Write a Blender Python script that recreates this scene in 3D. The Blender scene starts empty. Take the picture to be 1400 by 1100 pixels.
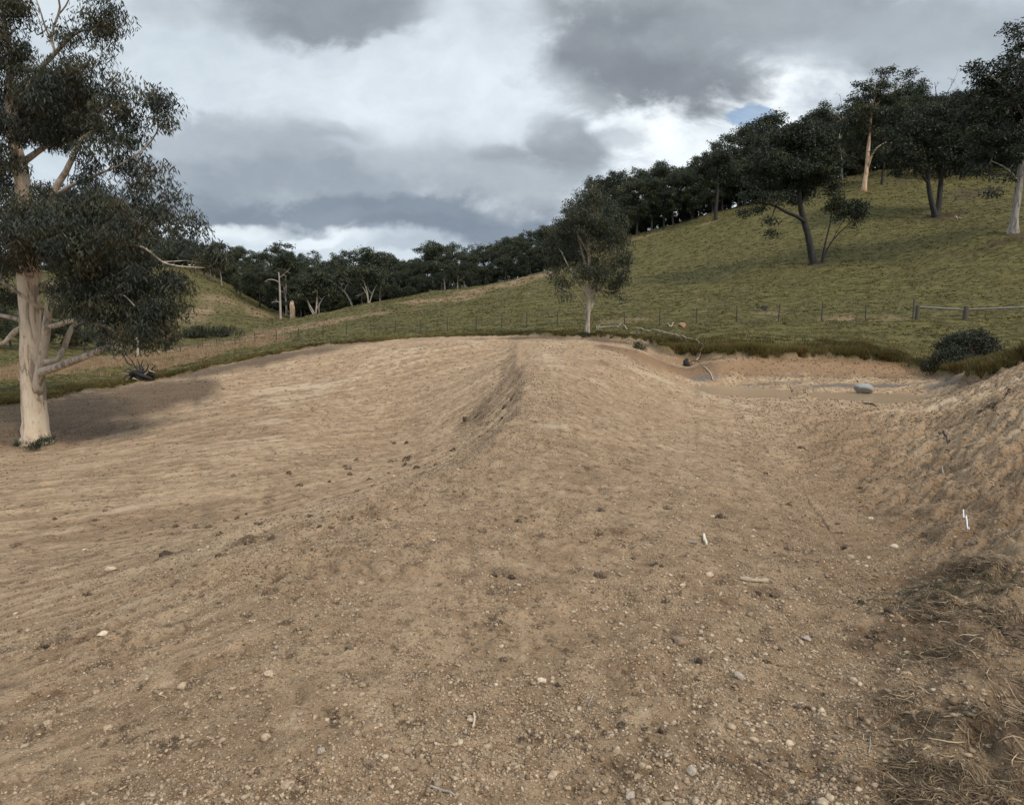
import bpy, math, random
import numpy as np
from mathutils import Vector
R_=random.Random(7); rng=np.random.default_rng(11)
scene=bpy.context.scene
COL=scene.collection
# ------------------------------------------------------------------ camera
F=920.0; PITCH=math.atan(120/920.0); CAMH=1.6
cam=bpy.data.cameras.new('camera'); camo=bpy.data.objects.new('camera',cam); COL.objects.link(camo)
camo.location=(0,0,CAMH); camo.rotation_euler=(math.pi/2-PITCH,0,0)
cam.sensor_fit='HORIZONTAL'; cam.sensor_width=36; cam.lens=F/1400*36
cam.clip_start=.05; cam.clip_end=5000
scene.camera=camo
scene.view_settings.view_transform='Standard'; scene.view_settings.look='None'
scene.view_settings.exposure=0.05; scene.view_settings.gamma=1
# ------------------------------------------------------------------ sun
SUN_AZ=math.radians(138)      # clockwise from +Y
SUN_EL=math.radians(42)
sd=bpy.data.lights.new('sun','SUN'); sd.energy=2.3; sd.angle=math.radians(10); sd.color=(1,.89,.74)
so=bpy.data.objects.new('sun',sd); COL.objects.link(so)
dv=Vector((math.sin(SUN_AZ)*math.cos(SUN_EL),math.cos(SUN_AZ)*math.cos(SUN_EL),math.sin(SUN_EL)))
so.rotation_euler=dv.to_track_quat('Z','Y').to_euler()
# ------------------------------------------------------------------ world: overcast cloud deck with one blue gap
def s2l(c):
    return tuple(((x/255)/12.92 if x/255<=.04045 else ((x/255+.055)/1.055)**2.4) for x in c)
CP,SP=math.cos(PITCH),math.sin(PITCH)
def ray(u,v):
    a=550.0-v
    yy=F*CP+a*SP; zz=a*CP-F*SP
    return (u-700.0)/yy, zz/yy
W=bpy.data.worlds.new('World'); scene.world=W; W.use_nodes=True
nt=W.node_tree; nt.nodes.clear()
class NT:
    def __init__(s,nt): s.nt=nt
    def n(s,t,**k):
        o=s.nt.nodes.new(t)
        for a,b in k.items(): setattr(o,a,b)
        return o
    def put(s,sock,v):
        if isinstance(v,bpy.types.NodeSocket): s.nt.links.new(v,sock)
        else:
            if hasattr(sock.default_value,'__len__') and not hasattr(v,'__len__'): v=(v,)*len(sock.default_value)
            if hasattr(sock.default_value,'__len__') and len(sock.default_value)==4 and len(v)==3: v=tuple(v)+(1,)
            sock.default_value=v
    def m(s,op,a,b=None,c=None,clamp=False):
        o=s.n('ShaderNodeMath',operation=op); o.use_clamp=clamp
        s.put(o.inputs[0],a)
        if b is not None: s.put(o.inputs[1],b)
        if c is not None: s.put(o.inputs[2],c)
        return o.outputs[0]
    def vm(s,op,a,b=None):
        o=s.n('ShaderNodeVectorMath',operation=op)
        s.put(o.inputs[0],a)
        if b is not None: s.put(o.inputs[1],b)
        return o.outputs[0] if op not in('LENGTH','DISTANCE','DOT_PRODUCT') else o.outputs[1]
    def noise(s,vec,scale,detail=5,rough=.5,dist=0,col=False):
        o=s.n('ShaderNodeTexNoise'); s.put(o.inputs['Vector'],vec); o.inputs['Scale'].default_value=scale
        o.inputs['Detail'].default_value=detail; o.inputs['Roughness'].default_value=rough; o.inputs['Distortion'].default_value=dist
        return o.outputs['Color'] if col else o.outputs['Fac']
    def ss(s,x,a,b,to0=0.,to1=1.):
        o=s.n('ShaderNodeMapRange',interpolation_type='SMOOTHSTEP')
        s.put(o.inputs[0],x); s.put(o.inputs[1],a); s.put(o.inputs[2],b); s.put(o.inputs[3],to0); s.put(o.inputs[4],to1)
        return o.outputs[0]
    def mix(s,f,a,b,bt='MIX'):
        o=s.n('ShaderNodeMix',data_type='RGBA',blend_type=bt)
        s.put(o.inputs[0],f); s.put(o.inputs[6],a); s.put(o.inputs[7],b)
        return o.outputs[2]
    def attr(s,name):
        o=s.n('ShaderNodeAttribute'); o.attribute_name=name; return o
    def sep(s,c):
        o=s.n('ShaderNodeSeparateXYZ'); s.put(o.inputs[0],c); return o.outputs
    def comb(s,x,y,z):
        o=s.n('ShaderNodeCombineXYZ'); s.put(o.inputs[0],x); s.put(o.inputs[1],y); s.put(o.inputs[2],z); return o.outputs[0]
    def mapg(s,v,scale=(1,1,1),rot=(0,0,0)):
        o=s.n('ShaderNodeMapping'); s.put(o.inputs[0],v); o.inputs['Scale'].default_value=scale; o.inputs['Rotation'].default_value=rot; return o.outputs[0]
w=NT(nt)
tc=w.n('ShaderNodeTexCoord').outputs['Generated']
X,Y,Z=w.sep(tc)
yc=w.m('MAXIMUM',Y,.08)
px=w.m('DIVIDE',X,yc); pz=w.m('DIVIDE',Z,yc)
P2=w.comb(px,pz,0)
wn1=w.noise(w.mapg(P2,(1,1.5,1)),4.0,4,.5,col=True)
wn2=w.noise(P2,12,6,.6,col=True)
fluff=w.m('SUBTRACT',w.noise(w.mapg(P2,(1,1.7,1)),7.5,9,.58,.4),.5)
fluff2=w.m('SUBTRACT',w.noise(w.mapg(P2,(1,1.5,1)),17,8,.6),.5)
FL=w.m('ADD',w.m('MULTIPLY',fluff,2.3),w.m('MULTIPLY',fluff2,.7))
off=w.vm('ADD',w.vm('SCALE',w.vm('SUBTRACT',wn1,(.5,.5,.5))),w.vm('SCALE',w.vm('SUBTRACT',wn2,(.5,.5,.5))))
# set scale factors of the two SCALE nodes
sc_nodes=[n for n in nt.nodes if n.type=='VECT_MATH' and n.operation=='SCALE']
sc_nodes[0].inputs['Scale'].default_value=.10; sc_nodes[1].inputs['Scale'].default_value=.035
PW=w.vm('ADD',P2,off)
flow=w.noise(w.mapg(tc,(1,1,2.2)),2.3,7,.55)
soft=w.noise(w.mapg(PW,(1,1.8,1)),5,6,.55)
base=w.mix(w.ss(flow,.3,.7),s2l((188,198,207)),s2l((226,233,238)))
base=w.mix(w.ss(soft,.35,.65,0.,.45),base,s2l((206,213,220)))
# (u, v, radius u, radius v, colour, strength, edge softness)
CL=[
 (900,215,330,90,(246,250,252),1.,.75),
 (1060,130,200,60,(243,247,250),.9,.7),
 (620,120,260,70,(214,221,227),.8,.8),
 (440,95,260,55,(201,209,216),.8,.8),
 (560,215,330,60,(172,181,189),.75,.7),
 (330,215,130,50,(160,168,176),.8,.5),
 (450,185,60,16,(149,157,165),.7,.6),
 (600,245,220,50,(158,166,174),.6,.6),
 (380,262,230,34,(149,158,167),.8,.6),
 (230,290,160,26,(136,145,155),.8,.6),
 (500,297,250,20,(129,139,151),.95,.6),
 (650,318,150,18,(127,137,150),.95,.6),
 (420,336,190,15,(199,208,215),.85,.7),
 (290,312,90,9,(228,234,238),.9,.7),
 (440,324,70,6,(224,230,235),.7,.7),
 (590,340,90,9,(178,187,196),.8,.7),
 (690,207,42,20,(149,155,162),.85,.6),
 (775,200,52,36,(142,148,155),.9,.6),
 (720,255,90,34,(167,174,181),.7,.7),
 (850,180,34,22,(176,182,189),.75,.7),
 (1290,120,170,70,(178,185,192),.9,.7),
 (1000,5,300,42,(140,145,150),.85,.7),
 (890,75,150,65,(131,136,143),1.,.55),
 (1150,45,240,40,(158,164,170),.75,.8),
 (1320,40,180,60,(164,171,178),.7,.8),
 (400,10,190,34,(133,139,146),1.,.65),
 (520,15,100,30,(142,148,155),.9,.7),
 (180,40,160,70,(200,208,214),.7,.8),
 (655,35,75,60,(206,212,218),.85,.8),
 (1290,135,140,40,(178,186,194),.7,.8),
 (560,140,200,50,(222,228,233),.6,.9),
]
c=base
for i,(u,v,ru,rv,rgb,st,so_) in enumerate(CL):
    a,b=ray(u,v)
    d=w.vm('SUBTRACT',PW,(a,b,0))
    d=w.vm('DIVIDE',d,(ru/F,rv/F,1))
    L=w.m('ADD',w.vm('LENGTH',d),w.m('MULTIPLY',FL,.8 if rgb[0]<200 else .5))
    mk=w.ss(L,1+so_*.62,1-so_*.62,0.,st)
    c=w.mix(mk,c,s2l(rgb))
# fine billow variation inside all clouds
bil=w.noise(w.mapg(PW,(1,1.6,1)),9,8,.6)
c=w.mix(1.0,c,w.mix(w.ss(bil,.3,.7),(.92,.925,.935),(1.06,1.055,1.05)),'MULTIPLY')
a,b=ray(1031,160)
d=w.vm('DIVIDE',w.vm('SUBTRACT',w.vm('ADD',P2,w.vm('SCALE',w.vm('SUBTRACT',wn2,(.5,.5,.5)))),(a,b,0)),(24/F,13/F,1))
sc_nodes=[n for n in nt.nodes if n.type=='VECT_MATH' and n.operation=='SCALE']; sc_nodes[2].inputs['Scale'].default_value=.03
gap=w.ss(w.m('ADD',w.vm('LENGTH',d),w.m('MULTIPLY',FL,.9)),1.15,.75,0.,.8)
# brighter deck above and behind the viewer
up=w.ss(Z,.42,.9,1.,1.25)
back=w.ss(Y,.2,-.4,1.,1.15)
skyt=w.n('ShaderNodeTexSky',sky_type='NISHITA'); skyt.sun_disc=False
skyt.sun_elevation=SUN_EL; skyt.sun_rotation=SUN_AZ
bgs=w.n('ShaderNodeBackground'); w.put(bgs.inputs[0],skyt.outputs[0]); bgs.inputs[1].default_value=.13
bgc=w.n('ShaderNodeBackground'); w.put(bgc.inputs[0],w.mix(1.0,c,(.97,1.0,1.02),'MULTIPLY')); w.put(bgc.inputs[1],w.m('MULTIPLY',w.m('MULTIPLY',up,back),1.12))
ms=w.n('ShaderNodeMixShader'); w.put(ms.inputs[0],gap); nt.links.new(bgc.outputs[0],ms.inputs[1]); nt.links.new(bgs.outputs[0],ms.inputs[2])
wo=w.n('ShaderNodeOutputWorld'); nt.links.new(ms.outputs[0],wo.inputs[0])
# ------------------------------------------------------------------ lie of the land: surveyed heights, joined by a smooth surface
def atD(u,v,D):
    a,b=ray(u,v); return (a*D,D,CAMH+b*D)
def atZ(u,v,z):
    a,b=ray(u,v); D=(z-CAMH)/b; return (a*D,D,z)
CTRL=[]
def cz(*t):
    for u,v,z in t: CTRL.append(atZ(u,v,z))
def cd(*t):
    for u,v,D in t: CTRL.append(atD(u,v,D))
# near ground on the wall
cz((0,1090,-.03),(350,1090,0),(700,1090,0),(1050,1090,.02),(1400,1090,.08))
cz((0,900,-.28),(0,800,-.6),(0,720,-1.2),(0,660,-1.95),(200,900,-.12),(200,800,-.28),(200,730,-.65),(200,660,-1.45))
cz((400,900,0),(400,790,-.03),(400,720,-.13),(400,660,-.65),(400,620,-1.1),(550,800,0),(700,800,0),(550,680,-.05),(550,640,-.22),(700,650,-.03),(640,600,-.12))
cz((850,800,-.02),(1000,850,0),(1000,700,-.12),(1000,620,-.45),(850,620,-.12),(1150,900,0),(1200,1000,.06))
# brow (edge of the crest) and the crest
cz((715,560,0),(718,530,0),(712,505,0),(706,485,0),(702,468,0),(775,560,-.03),(790,520,-.05),(790,495,-.05),(775,470,-.02))
cz((702,562,-.22),(702,530,-.26),(696,505,-.32),(692,486,-.28),(691,470,-.14),(735,530,.03),(732,505,.03))
# downstream face
cz((685,560,-.35),(650,560,-.8),(590,560,-1.3),(500,570,-1.75),(680,530,-.35),(640,530,-.85),(585,530,-1.25),(500,530,-1.7),(400,560,-2.15))
cz((675,500,-.3),(640,500,-.6),(560,500,-1.0),(450,510,-1.6),(650,475,-.2),(590,480,-.45),(520,480,-.7))
cd((48,608,24),(150,600,24),(300,570,26),(100,565,28),(20,560,28),(200,540,33),(300,510,40),(400,485,46),(500,470,50),(600,461,54),(700,457,56),(780,457,54))
# reservoir side
cz((850,560,-.45),(850,530,-.45),(850,500,-.4),(840,480,-.3),(1000,570,-1.1),(1000,545,-1.65),(920,520,-1.0),(920,545,-1.0),(940,500,-1.35),(880,485,-.6),(1080,560,-1.55),(1080,600,-1.0),(1180,560,-1.65),(1190,600,-1.1),(1200,650,-.75),(1240,700,-.55),(1250,780,-.22),(1120,700,-.35),(1120,780,-.12))
cz((1000,541,-1.94),(1100,544,-1.97),(1180,549,-1.97),(1240,552,-1.93))
CTRL+= [(8.5,31,-2.05),(11.5,30.5,-2.15),(15,29.5,-2.15),(18.5,29.5,-2.1)]
cz((1060,524,-1.87),(1180,528,-1.87),(1260,533,-1.87),(985,521,-1.87))
cd((985,505,36),(1060,507,36),(1180,508,36.5),(1270,515,35),(985,490,38.5),(1060,491,38.5),(1180,493,39),(1270,505,38))
cd((900,474,43),(985,474,41),(1060,474,41),(1180,475,41.5),(1280,480,42),(1400,480,40))
# right-hand bank
cz((1400,1000,.12),(1400,850,.08),(1330,800,-.06),(1400,740,-.02),(1310,700,-.32),(1400,660,-.05),(1300,630,-.5),(1400,600,.0),(1300,590,-.75),(1400,560,.08),(1310,560,-.95),(1250,570,-1.25),(1400,530,.1),(1330,535,-.9),(1270,545,-1.6))
cd((1400,498,23),(1330,512,30),(1460,470,22),(1500,600,9),(1500,520,15),(1500,800,4))
# beyond: grass strip, fence line, hillside
cd((860,452,56),(900,446,59),(1010,443,56),(1123,443,53),(1250,441,51),(1400,440,50),(1500,440,50))
cd((700,450,68),(580,456,72),(470,462,76),(378,469,80),(270,480,85),(180,490,85),(100,500,75),(0,512,62),(-100,530,50),(60,530,36),(200,512,48))
cd((700,425,95),(860,420,85),(1010,415,75),(1123,410,72),(1250,410,68),(1400,405,66),(1500,400,66))
cd((860,370,125),(980,370,110),(1115,362,98),(1250,362,90),(1400,345,82),(1500,340,80))
cd((600,425,110),(500,437,105),(420,450,105),(340,462,105),(290,474,105))
cd((860,326,160),(975,299,150),(1100,264,150),(1182,262,142),(1278,298,118),(1385,319,88),(745,372,165),(600,400,160),(500,417,150),(430,433,140),(395,440,135))
cd((1400,290,105),(1280,240,160),(1400,235,160),(1500,230,160),(1200,232,190),(1400,215,210),(1050,275,185),(1500,205,220))
cd((860,335,210),(745,385,215),(600,415,230),(480,425,260),(975,300,200),(700,395,330),(900,330,330),(1100,280,330),(1400,240,330))
# left valley
cd((300,462,125),(390,440,175),(330,420,180),(275,385,195),(240,368,215),(300,440,140),(200,440,140),(100,430,140),(0,430,135),(-100,430,130),(150,470,105),(50,480,95),(-50,490,85))
cd((150,390,190),(0,390,190),(-100,390,190),(400,425,230),(300,372,270),(150,368,280),(0,368,280),(500,400,330),(300,365,340),(0,362,340))
CTRL+=[(-240,500,26),(-100,500,24),(-350,450,28),(-240,760,15),(-60,800,10),(100,800,40),(300,760,120),(0,1500,10),(-800,1300,10),(800,1300,90)]
TP_C=np.array(CTRL)
def tx(x,y):
    y2=np.maximum(y,-.0)
    th=np.arctan2(x,np.maximum(y,1e-6)); r=np.hypot(x,y)
    th=np.clip(th,-.9,.9)
    return np.stack([th*2.0,np.log(r+2.5)],-1),r
def kern(a,b):
    d2=((a[:,None,:]-b[None,:,:])**2).sum(-1)+1e-12
    return .5*d2*np.log(d2)
TP_T,TP_R=tx(TP_C[:,0],TP_C[:,1]); TP_W=TP_C[:,2]/(TP_R+6)
TP_N=len(TP_C)
TP_A=np.zeros((TP_N+3,TP_N+3)); TP_A[:TP_N,:TP_N]=kern(TP_T,TP_T)+np.eye(TP_N)*1e-4
TP_A[:TP_N,TP_N]=1;TP_A[:TP_N,TP_N+1:]=TP_T;TP_A[TP_N,:TP_N]=1;TP_A[TP_N+1:,:TP_N]=TP_T.T
SOL=np.linalg.solve(TP_A,np.r_[TP_W,0,0,0])
def macro(x,y):
    x=np.atleast_1d(np.asarray(x,float)).ravel(); y=np.atleast_1d(np.asarray(y,float)).ravel()
    out=np.empty(len(x))
    for i in range(0,len(x),60000):
        t,r=tx(x[i:i+60000],y[i:i+60000])
        w=kern(t,TP_T)@SOL[:TP_N]+SOL[TP_N]+t@SOL[TP_N+1:]
        az=np.abs(np.arctan2(x[i:i+60000],y[i:i+60000]))
        f=np.clip((2.4-az)/1.2,0,1)
        out[i:i+60000]=w*(r+6)*f
    return out
def hit(u,v,dmax=400):
    a,b=ray(u,v)
    D=np.geomspace(1.2,dmax,1500)
    g=macro(a*D,D)-(CAMH+b*D)
    k=np.where(g>0)[0]
    if len(k)==0: return None
    k=k[0]
    if k==0: return (a*D[0],D[0],CAMH+b*D[0])
    t=-g[k-1]/(g[k]-g[k-1]); d=D[k-1]+t*(D[k]-D[k-1])
    return (a*d,d,CAMH+b*d)
# ------------------------------------------------------------------ noise helpers
def _hash(ix,iy,seed):
    h=(ix.astype(np.int64)*374761393+iy.astype(np.int64)*668265263+seed*1442695041)&0xffffffff
    h=((h^(h>>13))*1274126177)&0xffffffff
    return (h^(h>>16))&0xffff
def perlin(x,y,seed=0):
    xi=np.floor(x); yi=np.floor(y); fx=x-xi; fy=y-yi; xi=xi.astype(np.int64); yi=yi.astype(np.int64)
    ux=fx*fx*fx*(fx*(fx*6-15)+10); uy=fy*fy*fy*(fy*(fy*6-15)+10)
    def g(a,b,dx,dy):
        t=_hash(a,b,seed)*(2*math.pi/65536)
        return np.cos(t)*dx+np.sin(t)*dy
    n00=g(xi,yi,fx,fy); n10=g(xi+1,yi,fx-1,fy); n01=g(xi,yi+1,fx,fy-1); n11=g(xi+1,yi+1,fx-1,fy-1)
    a=n00+ux*(n10-n00); b=n01+ux*(n11-n01)
    return (a+uy*(b-a))*1.5
def fbm(x,y,o=4,seed=0):
    s=0;a=1;t=0
    for k in range(o):
        s=s+a*perlin(x*2**k,y*2**k,seed+k*7); t+=a; a*=.5
    return s/t
def cellb(x,y,seed):   # rounded lumps: 1 at a lump's middle, 0 between lumps
    xi=np.floor(x).astype(np.int64); yi=np.floor(y).astype(np.int64); best=np.full(x.shape,9.)
    for i in (-1,0,1):
        for j in (-1,0,1):
            a=xi+i;b=yi+j
            cx=a+_hash(a,b,seed)/65536; cy=b+_hash(a,b,seed+5)/65536; rr=.35+.65*_hash(a,b,seed+9)/65536
            d=((x-cx)**2+(y-cy)**2)/(rr*rr)
            best=np.minimum(best,d)
    return np.sqrt(np.clip(1-best*1.9,0,1))
def sstep(x,a,b):
    t=np.clip((x-a)/(b-a),0,1); return t*t*(3-2*t)
# ------------------------------------------------------------------ regions of the ground, as outlines on the plan
def outline(pts,extra=()):
    o=[]
    for u,v in pts:
        h=hit(u,v)
        if h is not None: o.append(h[:2])
    return np.array(o+list(extra))
def sdf(px,py,poly):   # negative inside
    d=np.full(px.shape,1e9); ins=np.zeros(px.shape,bool)
    n=len(poly)
    for i in range(n):
        ax,ay=poly[i]; bx,by=poly[(i+1)%n]
        ex,ey=bx-ax,by-ay; wx,wy=px-ax,py-ay
        t=np.clip((wx*ex+wy*ey)/(ex*ex+ey*ey+1e-12),0,1)
        d=np.minimum(d,(wx-ex*t)**2+(wy-ey*t)**2)
        c=((ay>py)!=(by>py))
        xx=ax+(py-ay)/((by-ay) if abs(by-ay)>1e-9 else 1e-9)*ex
        ins^=(c&(px<xx))
    d=np.sqrt(d)
    return np.where(ins,-d,d)
DIRT=outline([(-250,585),(-100,570),(0,556),(60,545),(100,538),(160,528),(220,519),(260,509),(300,500),(350,490),(400,480),(460,471),(520,466),(580,462),(640,460),(700,459),(780,460),(810,461),(850,464),(885,469),(908,479),(935,486),(980,489),(1080,491),(1180,493),(1230,499),(1280,509),(1330,514)],
   extra=[(17.5,24),(24,25),(60,24),(60,-40),(-60,-40),(-60,10)])
print('DIRT',np.round(DIRT,1).tolist())
BROW=np.array([hit(*p)[:2] for p in [(704,464),(706,475),(708,487),(712,505),(718,530),(714,560),(700,590),(668,618),(610,648),(520,685)]])
def brow(x,y):     # distance to the left of the crest's edge, and how sharp the edge is there
    bx=np.interp(y,BROW[::-1,1],BROW[::-1,0]); s=bx-x+.2*perlin(x*.4,y*.35,150)+.16*perlin(x*1.5,y*1.2,151)+.07*perlin(x*5,y*4,152)
    f=sstep(y,5.2,9.5)*(1-sstep(y,36,46))
    return s,f
macro_base=macro
def macro(x,y):    # the smooth lie of the land with the sharp edge of the crest folded in
    x=np.atleast_1d(np.asarray(x,float)); y=np.atleast_1d(np.asarray(y,float))
    s_,f_=brow(x,y)
    return macro_base(x,y)+f_*(np.where(s_>0,-.48*(1-np.exp(-np.clip(s_,0,50)/.85))*(1-sstep(s_,2.5,9)),0)+.07*np.exp(-(s_/.22)**2)+.05*np.exp(-((s_+.5)/.5)**2))
SPOTS=[] # kind,x,y,rx,ry,amount,angle
def spot(kind,u,v,ru,rv,am,ang=0):
    h=hit(u,v)
    if h is None: print('no hit',u,v); return
    rx=ru/F*h[1]; a=hit(u,v-rv); b=hit(u,v+rv)
    ry=max(.08,abs((a[1] if a else h[1]*1.2)-(b[1] if b else h[1]))/2)
    ry=min(ry,h[1]*.5)
    SPOTS.append((kind,h[0],h[1],rx,ry,am,ang))
# pale, freshly scraped clay
for t in [(430,528,45,7,1.),(400,545,40,8,.8),(370,575,30,5,.6),(330,605,45,6,.7),(250,628,60,5,.4),(560,478,70,6,.5),(640,466,40,3,.35),(300,545,80,12,.35),
  (750,582,35,5,.9),(800,570,25,5,.5),(745,490,28,14,.5),(810,520,22,16,.5),(760,470,30,4,.5),(900,498,50,5,.9),(885,510,50,5,.8),(930,516,40,3,.7),(990,548,50,5,.8),(960,560,60,6,.45),
  (1165,491,18,2.5,1.),(1390,782,45,16,.9),(1340,700,16,12,.8),(1320,762,60,5,.8),(1290,620,60,8,.45),(1260,560,70,7,.5),(1340,540,50,7,.6),(1385,600,30,8,.6),(1380,660,30,10,.4),
  (1010,500,60,3,.5),(1120,512,60,3,.4),(850,560,60,10,.3),(1010,640,40,10,.25),(300,935,60,10,.4),(120,840,80,10,.35),(60,730,70,8,.3),(700,620,60,10,.2),(200,700,90,8,.25),(520,500,60,6,.3),(100,900,60,9,.3),(380,900,50,7,.25)]:
    spot('pale',*t)
# dark patches: topsoil, browner soil, and painted shade at the brow and a stone
for t in [(60,592,90,16,.95),(130,560,100,12,.95),(20,565,80,12,.95),(220,545,70,11,.9),(250,530,60,9,.8),(0,600,80,18,.9),(120,590,60,10,.7),(300,505,60,6,.6),(390,487,60,5,.6),(460,477,40,3,.5),(160,585,60,10,.45),
  (690,500,14,22,.5),(678,540,24,16,.55),(640,575,40,8,.4),(600,605,40,6,.3),(560,636,18,3,.5),(450,715,60,5,.4),(340,742,24,5,.6),(230,760,50,5,.4),  # crest-edge entries paint the shade of its left-facing slope as dark soil
  (700,463,60,2.5,.6),(790,463,40,3,.6),(850,478,40,4,.6),(905,490,30,4,.5),(950,505,50,5,.8),(830,497,30,4,.5),(930,525,30,3,.4),
  (690,783,24,9,.6),(890,772,18,6,.5),(820,788,18,4,.5),(985,705,28,8,.4),(1045,805,34,9,.6),(1085,775,40,10,.4),(920,870,14,7,.5),(950,895,25,8,.4),(830,1000,50,14,.5),(920,1010,40,14,.45),  # includes a painted shadow at the left of the round brown stone
  (1220,640,40,22,.35),(1240,720,50,20,.4),(1190,700,40,14,.25),(1240,790,60,16,.5),(1160,800,60,16,.3),(1330,570,60,8,.3),(1370,585,40,8,.35),(1340,640,50,6,.2),
  (1240,870,70,25,.5),(1330,930,110,70,.6),(1200,980,90,50,.35),(1360,1040,90,60,.6),(1280,820,90,18,.55),(1100,1050,90,40,.35),(1000,960,80,30,.2),(1150,880,50,25,.2),(1050,690,60,10,.15),
  (480,882,14,4,.5),(215,1080,40,12,.3),(75,880,50,10,.35),(320,640,50,4,.3),(870,1090,120,30,.3),(1180,1080,100,40,.3)]:
    spot('dark',*t)
for t in [(815,464,22,2.5,.8),(850,468,26,3,.9),(890,474,22,3,.8),(845,476,34,3,.6),(905,483,20,3,.7),(870,486,40,3,.6),(930,506,34,3,.9),(955,511,30,3,.9),(735,461,60,1.5,.8)]: spot('dark',*t)
# grey wet mud at the water's edge
for t in [(962,517,34,5,.8),(1060,524,90,1.6,.7),(1200,528,90,2.2,.8),(1290,524,50,5,.6),(1150,526,80,1.6,.7),(1340,575,40,7,.3)]:
    spot('wet',*t)
for t in [(1000,512,60,3,.6),(1100,514,80,3,.5),(1200,514,70,3,.6),(1270,516,50,5,.8),(930,508,30,4,.7),(1060,505,40,2,.4),(870,493,30,4,.6),(1330,530,40,4,.5)]: spot('dark',*t)
# straw coloured patches in the grass
for t in [(620,408,40,5,.9),(560,415,40,4,.5),(680,392,60,2.5,.7),(740,378,30,2,.5),(500,432,70,3,.5),(430,445,60,3,.6),(724,404,8,3,.9),(330,475,60,9,.6),(250,480,60,10,.9),(150,500,70,14,.9),(60,505,80,14,.8),(350,460,40,5,.6),(250,500,40,8,.5),(20,520,60,8,.5),
  (870,440,40,3,.5),(1170,437,60,4,.6),(1050,432,30,3,.4),(1220,440,40,3,.6),(950,413,20,2,.4),(1340,392,20,2,.4),(845,440,30,3,.4),(930,450,40,3,.35),(310,412,25,8,.7),(280,425,30,10,.5),(350,430,40,5,.4),(980,303,60,3,.4),(880,325,50,3,.5),(240,440,60,10,.4)]:
    spot('dry',*t)
# brown and reddish soil
for t in [(1000,499,110,8,1.),(1150,503,130,9,1.),(1250,508,70,8,.9),(880,489,60,7,.8),(940,494,50,6,.8),(1290,545,60,8,.2)]:
    spot('brown',*t)
# bare ground under the big hill trees, with their shade painted in
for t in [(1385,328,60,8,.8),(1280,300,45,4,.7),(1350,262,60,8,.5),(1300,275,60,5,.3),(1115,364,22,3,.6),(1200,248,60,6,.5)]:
    spot('litter_shade',*t)
SPA=[dict(k=s[0],x=s[1],y=s[2],rx=s[3],ry=s[4],a=s[5]) for s in SPOTS]
STRK=lambda x,y:(fbm(x*2.4+.35*y*.0,y*.30,3,21))
def regions(x,y):
    r=np.hypot(x,y)
    d=sdf(x,y,DIRT)
    wob=perlin(x*.35,y*.35,3)*np.clip(r*.02,0,.9)+perlin(x*1.3,y*1.3,4)*np.clip(r*.012,0,.45)+perlin(x*4,y*4,5)*.12
    grass=sstep(d+wob,-.15,.25)
    out={'grass':grass,'edge':d}
    s_,f_=brow(x,y); wl=sstep(s_,-.5,.9)*(y>-5); ca_=x*.60-y*.80; cb_=x*.80+y*.60
    strk=np.where(x>.28*y+1.2,fbm((x*.62-y*.78)*1.6,(x*.78+y*.62)*.35,3,33),wl*fbm(ca_*1.5,cb_*.25,3,21)+(1-wl)*.45*fbm(x*1.1,y*.8,3,22))
    n2=fbm(x*3/np.maximum(1,r*.12),y*3/np.maximum(1,r*.12),3,44)
    n3=np.where(x>.28*y+1.2,fbm((x*.62-y*.78)*6,(x*.78+y*.62)*1.3,3,35),wl*fbm(ca_*5.5,cb_*.9,3,36)+(1-wl)*.6*fbm(x*5,y*4,3,39))
    for k in ('pale','dark','wet','dry','brown','litter_shade'):
        acc=np.zeros(x.shape)
        for s in SPA:
            if s['k']!=k: continue
            q=((x-s['x'])/s['rx'])**2+((y-s['y'])/s['ry'])**2
            m=q<7
            if m.any():
                v=np.exp(-q[m]*.9)*s['a']
                acc[m]=1-(1-acc[m])*(1-v)
        if k=='pale': v=sstep(acc*.75+strk*.75+n3*.9+n2*.35,.24,.75)*sstep(acc,.03,.25)+.30*sstep(strk+.5*n3,.15,.6)
        elif k=='dark': v=sstep(acc+(n2*1.0+strk*.6)*.5,.2,.85)*sstep(acc,.03,.2)+.3*sstep(n2-.3*strk,.2,.6)
        elif k in('dry','litter_shade'): v=sstep(acc+(n2*.9)*.45,.2,.7)*sstep(acc,.02,.2)
        else: v=sstep(acc+n2*.3,.2,.7)
        out[k]=np.clip(v,0,1)*(1 if k in('dry','litter_shade') else 1)
    out['strk']=strk; out['n2']=n2; out['n3']=n3
    fine=np.where(x>.28*y+1.2,fbm((x*.62-y*.78)*16,(x*.78+y*.62)*1.6,2,37),wl*fbm(ca_*13,cb_*1.1,2,38)+(1-wl)*.5*fbm(x*11,y*9,2,40))*np.clip(1.3-r/30,0.25,1)
    lipL=np.exp(-((d+1.6+1.2*n3*2)/(1.9+.8*(x<-12)))**2)*(x<-2)*(y>18)*sstep(perlin(x*.22,y*.22,66)+.5*(x<-10)+.6*n3,-.2,.3); out['dark']=np.clip(out['dark']+lipL*.9,0,1)
    out['line']=np.clip(.5+.9*n3*.8+.7*fine+.5*strk,0,1)
    out['deep_brown']=np.clip(sstep(x+.15*n2*4,.2,2.6)*(1-sstep(y,4.0,7.5))*.75+.75*np.exp(-((x-(.9+.44*y))/(.5+.05*y))**2)*sstep(y,3,6)*(1-sstep(y,16,26))+.2*sstep(x-.36*y,1.5,3)*(1-sstep(y,14,22))+.22*sstep(n2,.05,.5)*(y<16),0,1)  # darker brown at the near right, along the trench and on the bank
    lip_shade=np.exp(-((d+.35)/.35)**2)*(x>5)*(y>20); out['dark']=np.clip(out['dark']+lip_shade*.95,0,1)  # shadow line under the turf lip above the water, painted as dark soil
    return out
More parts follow.
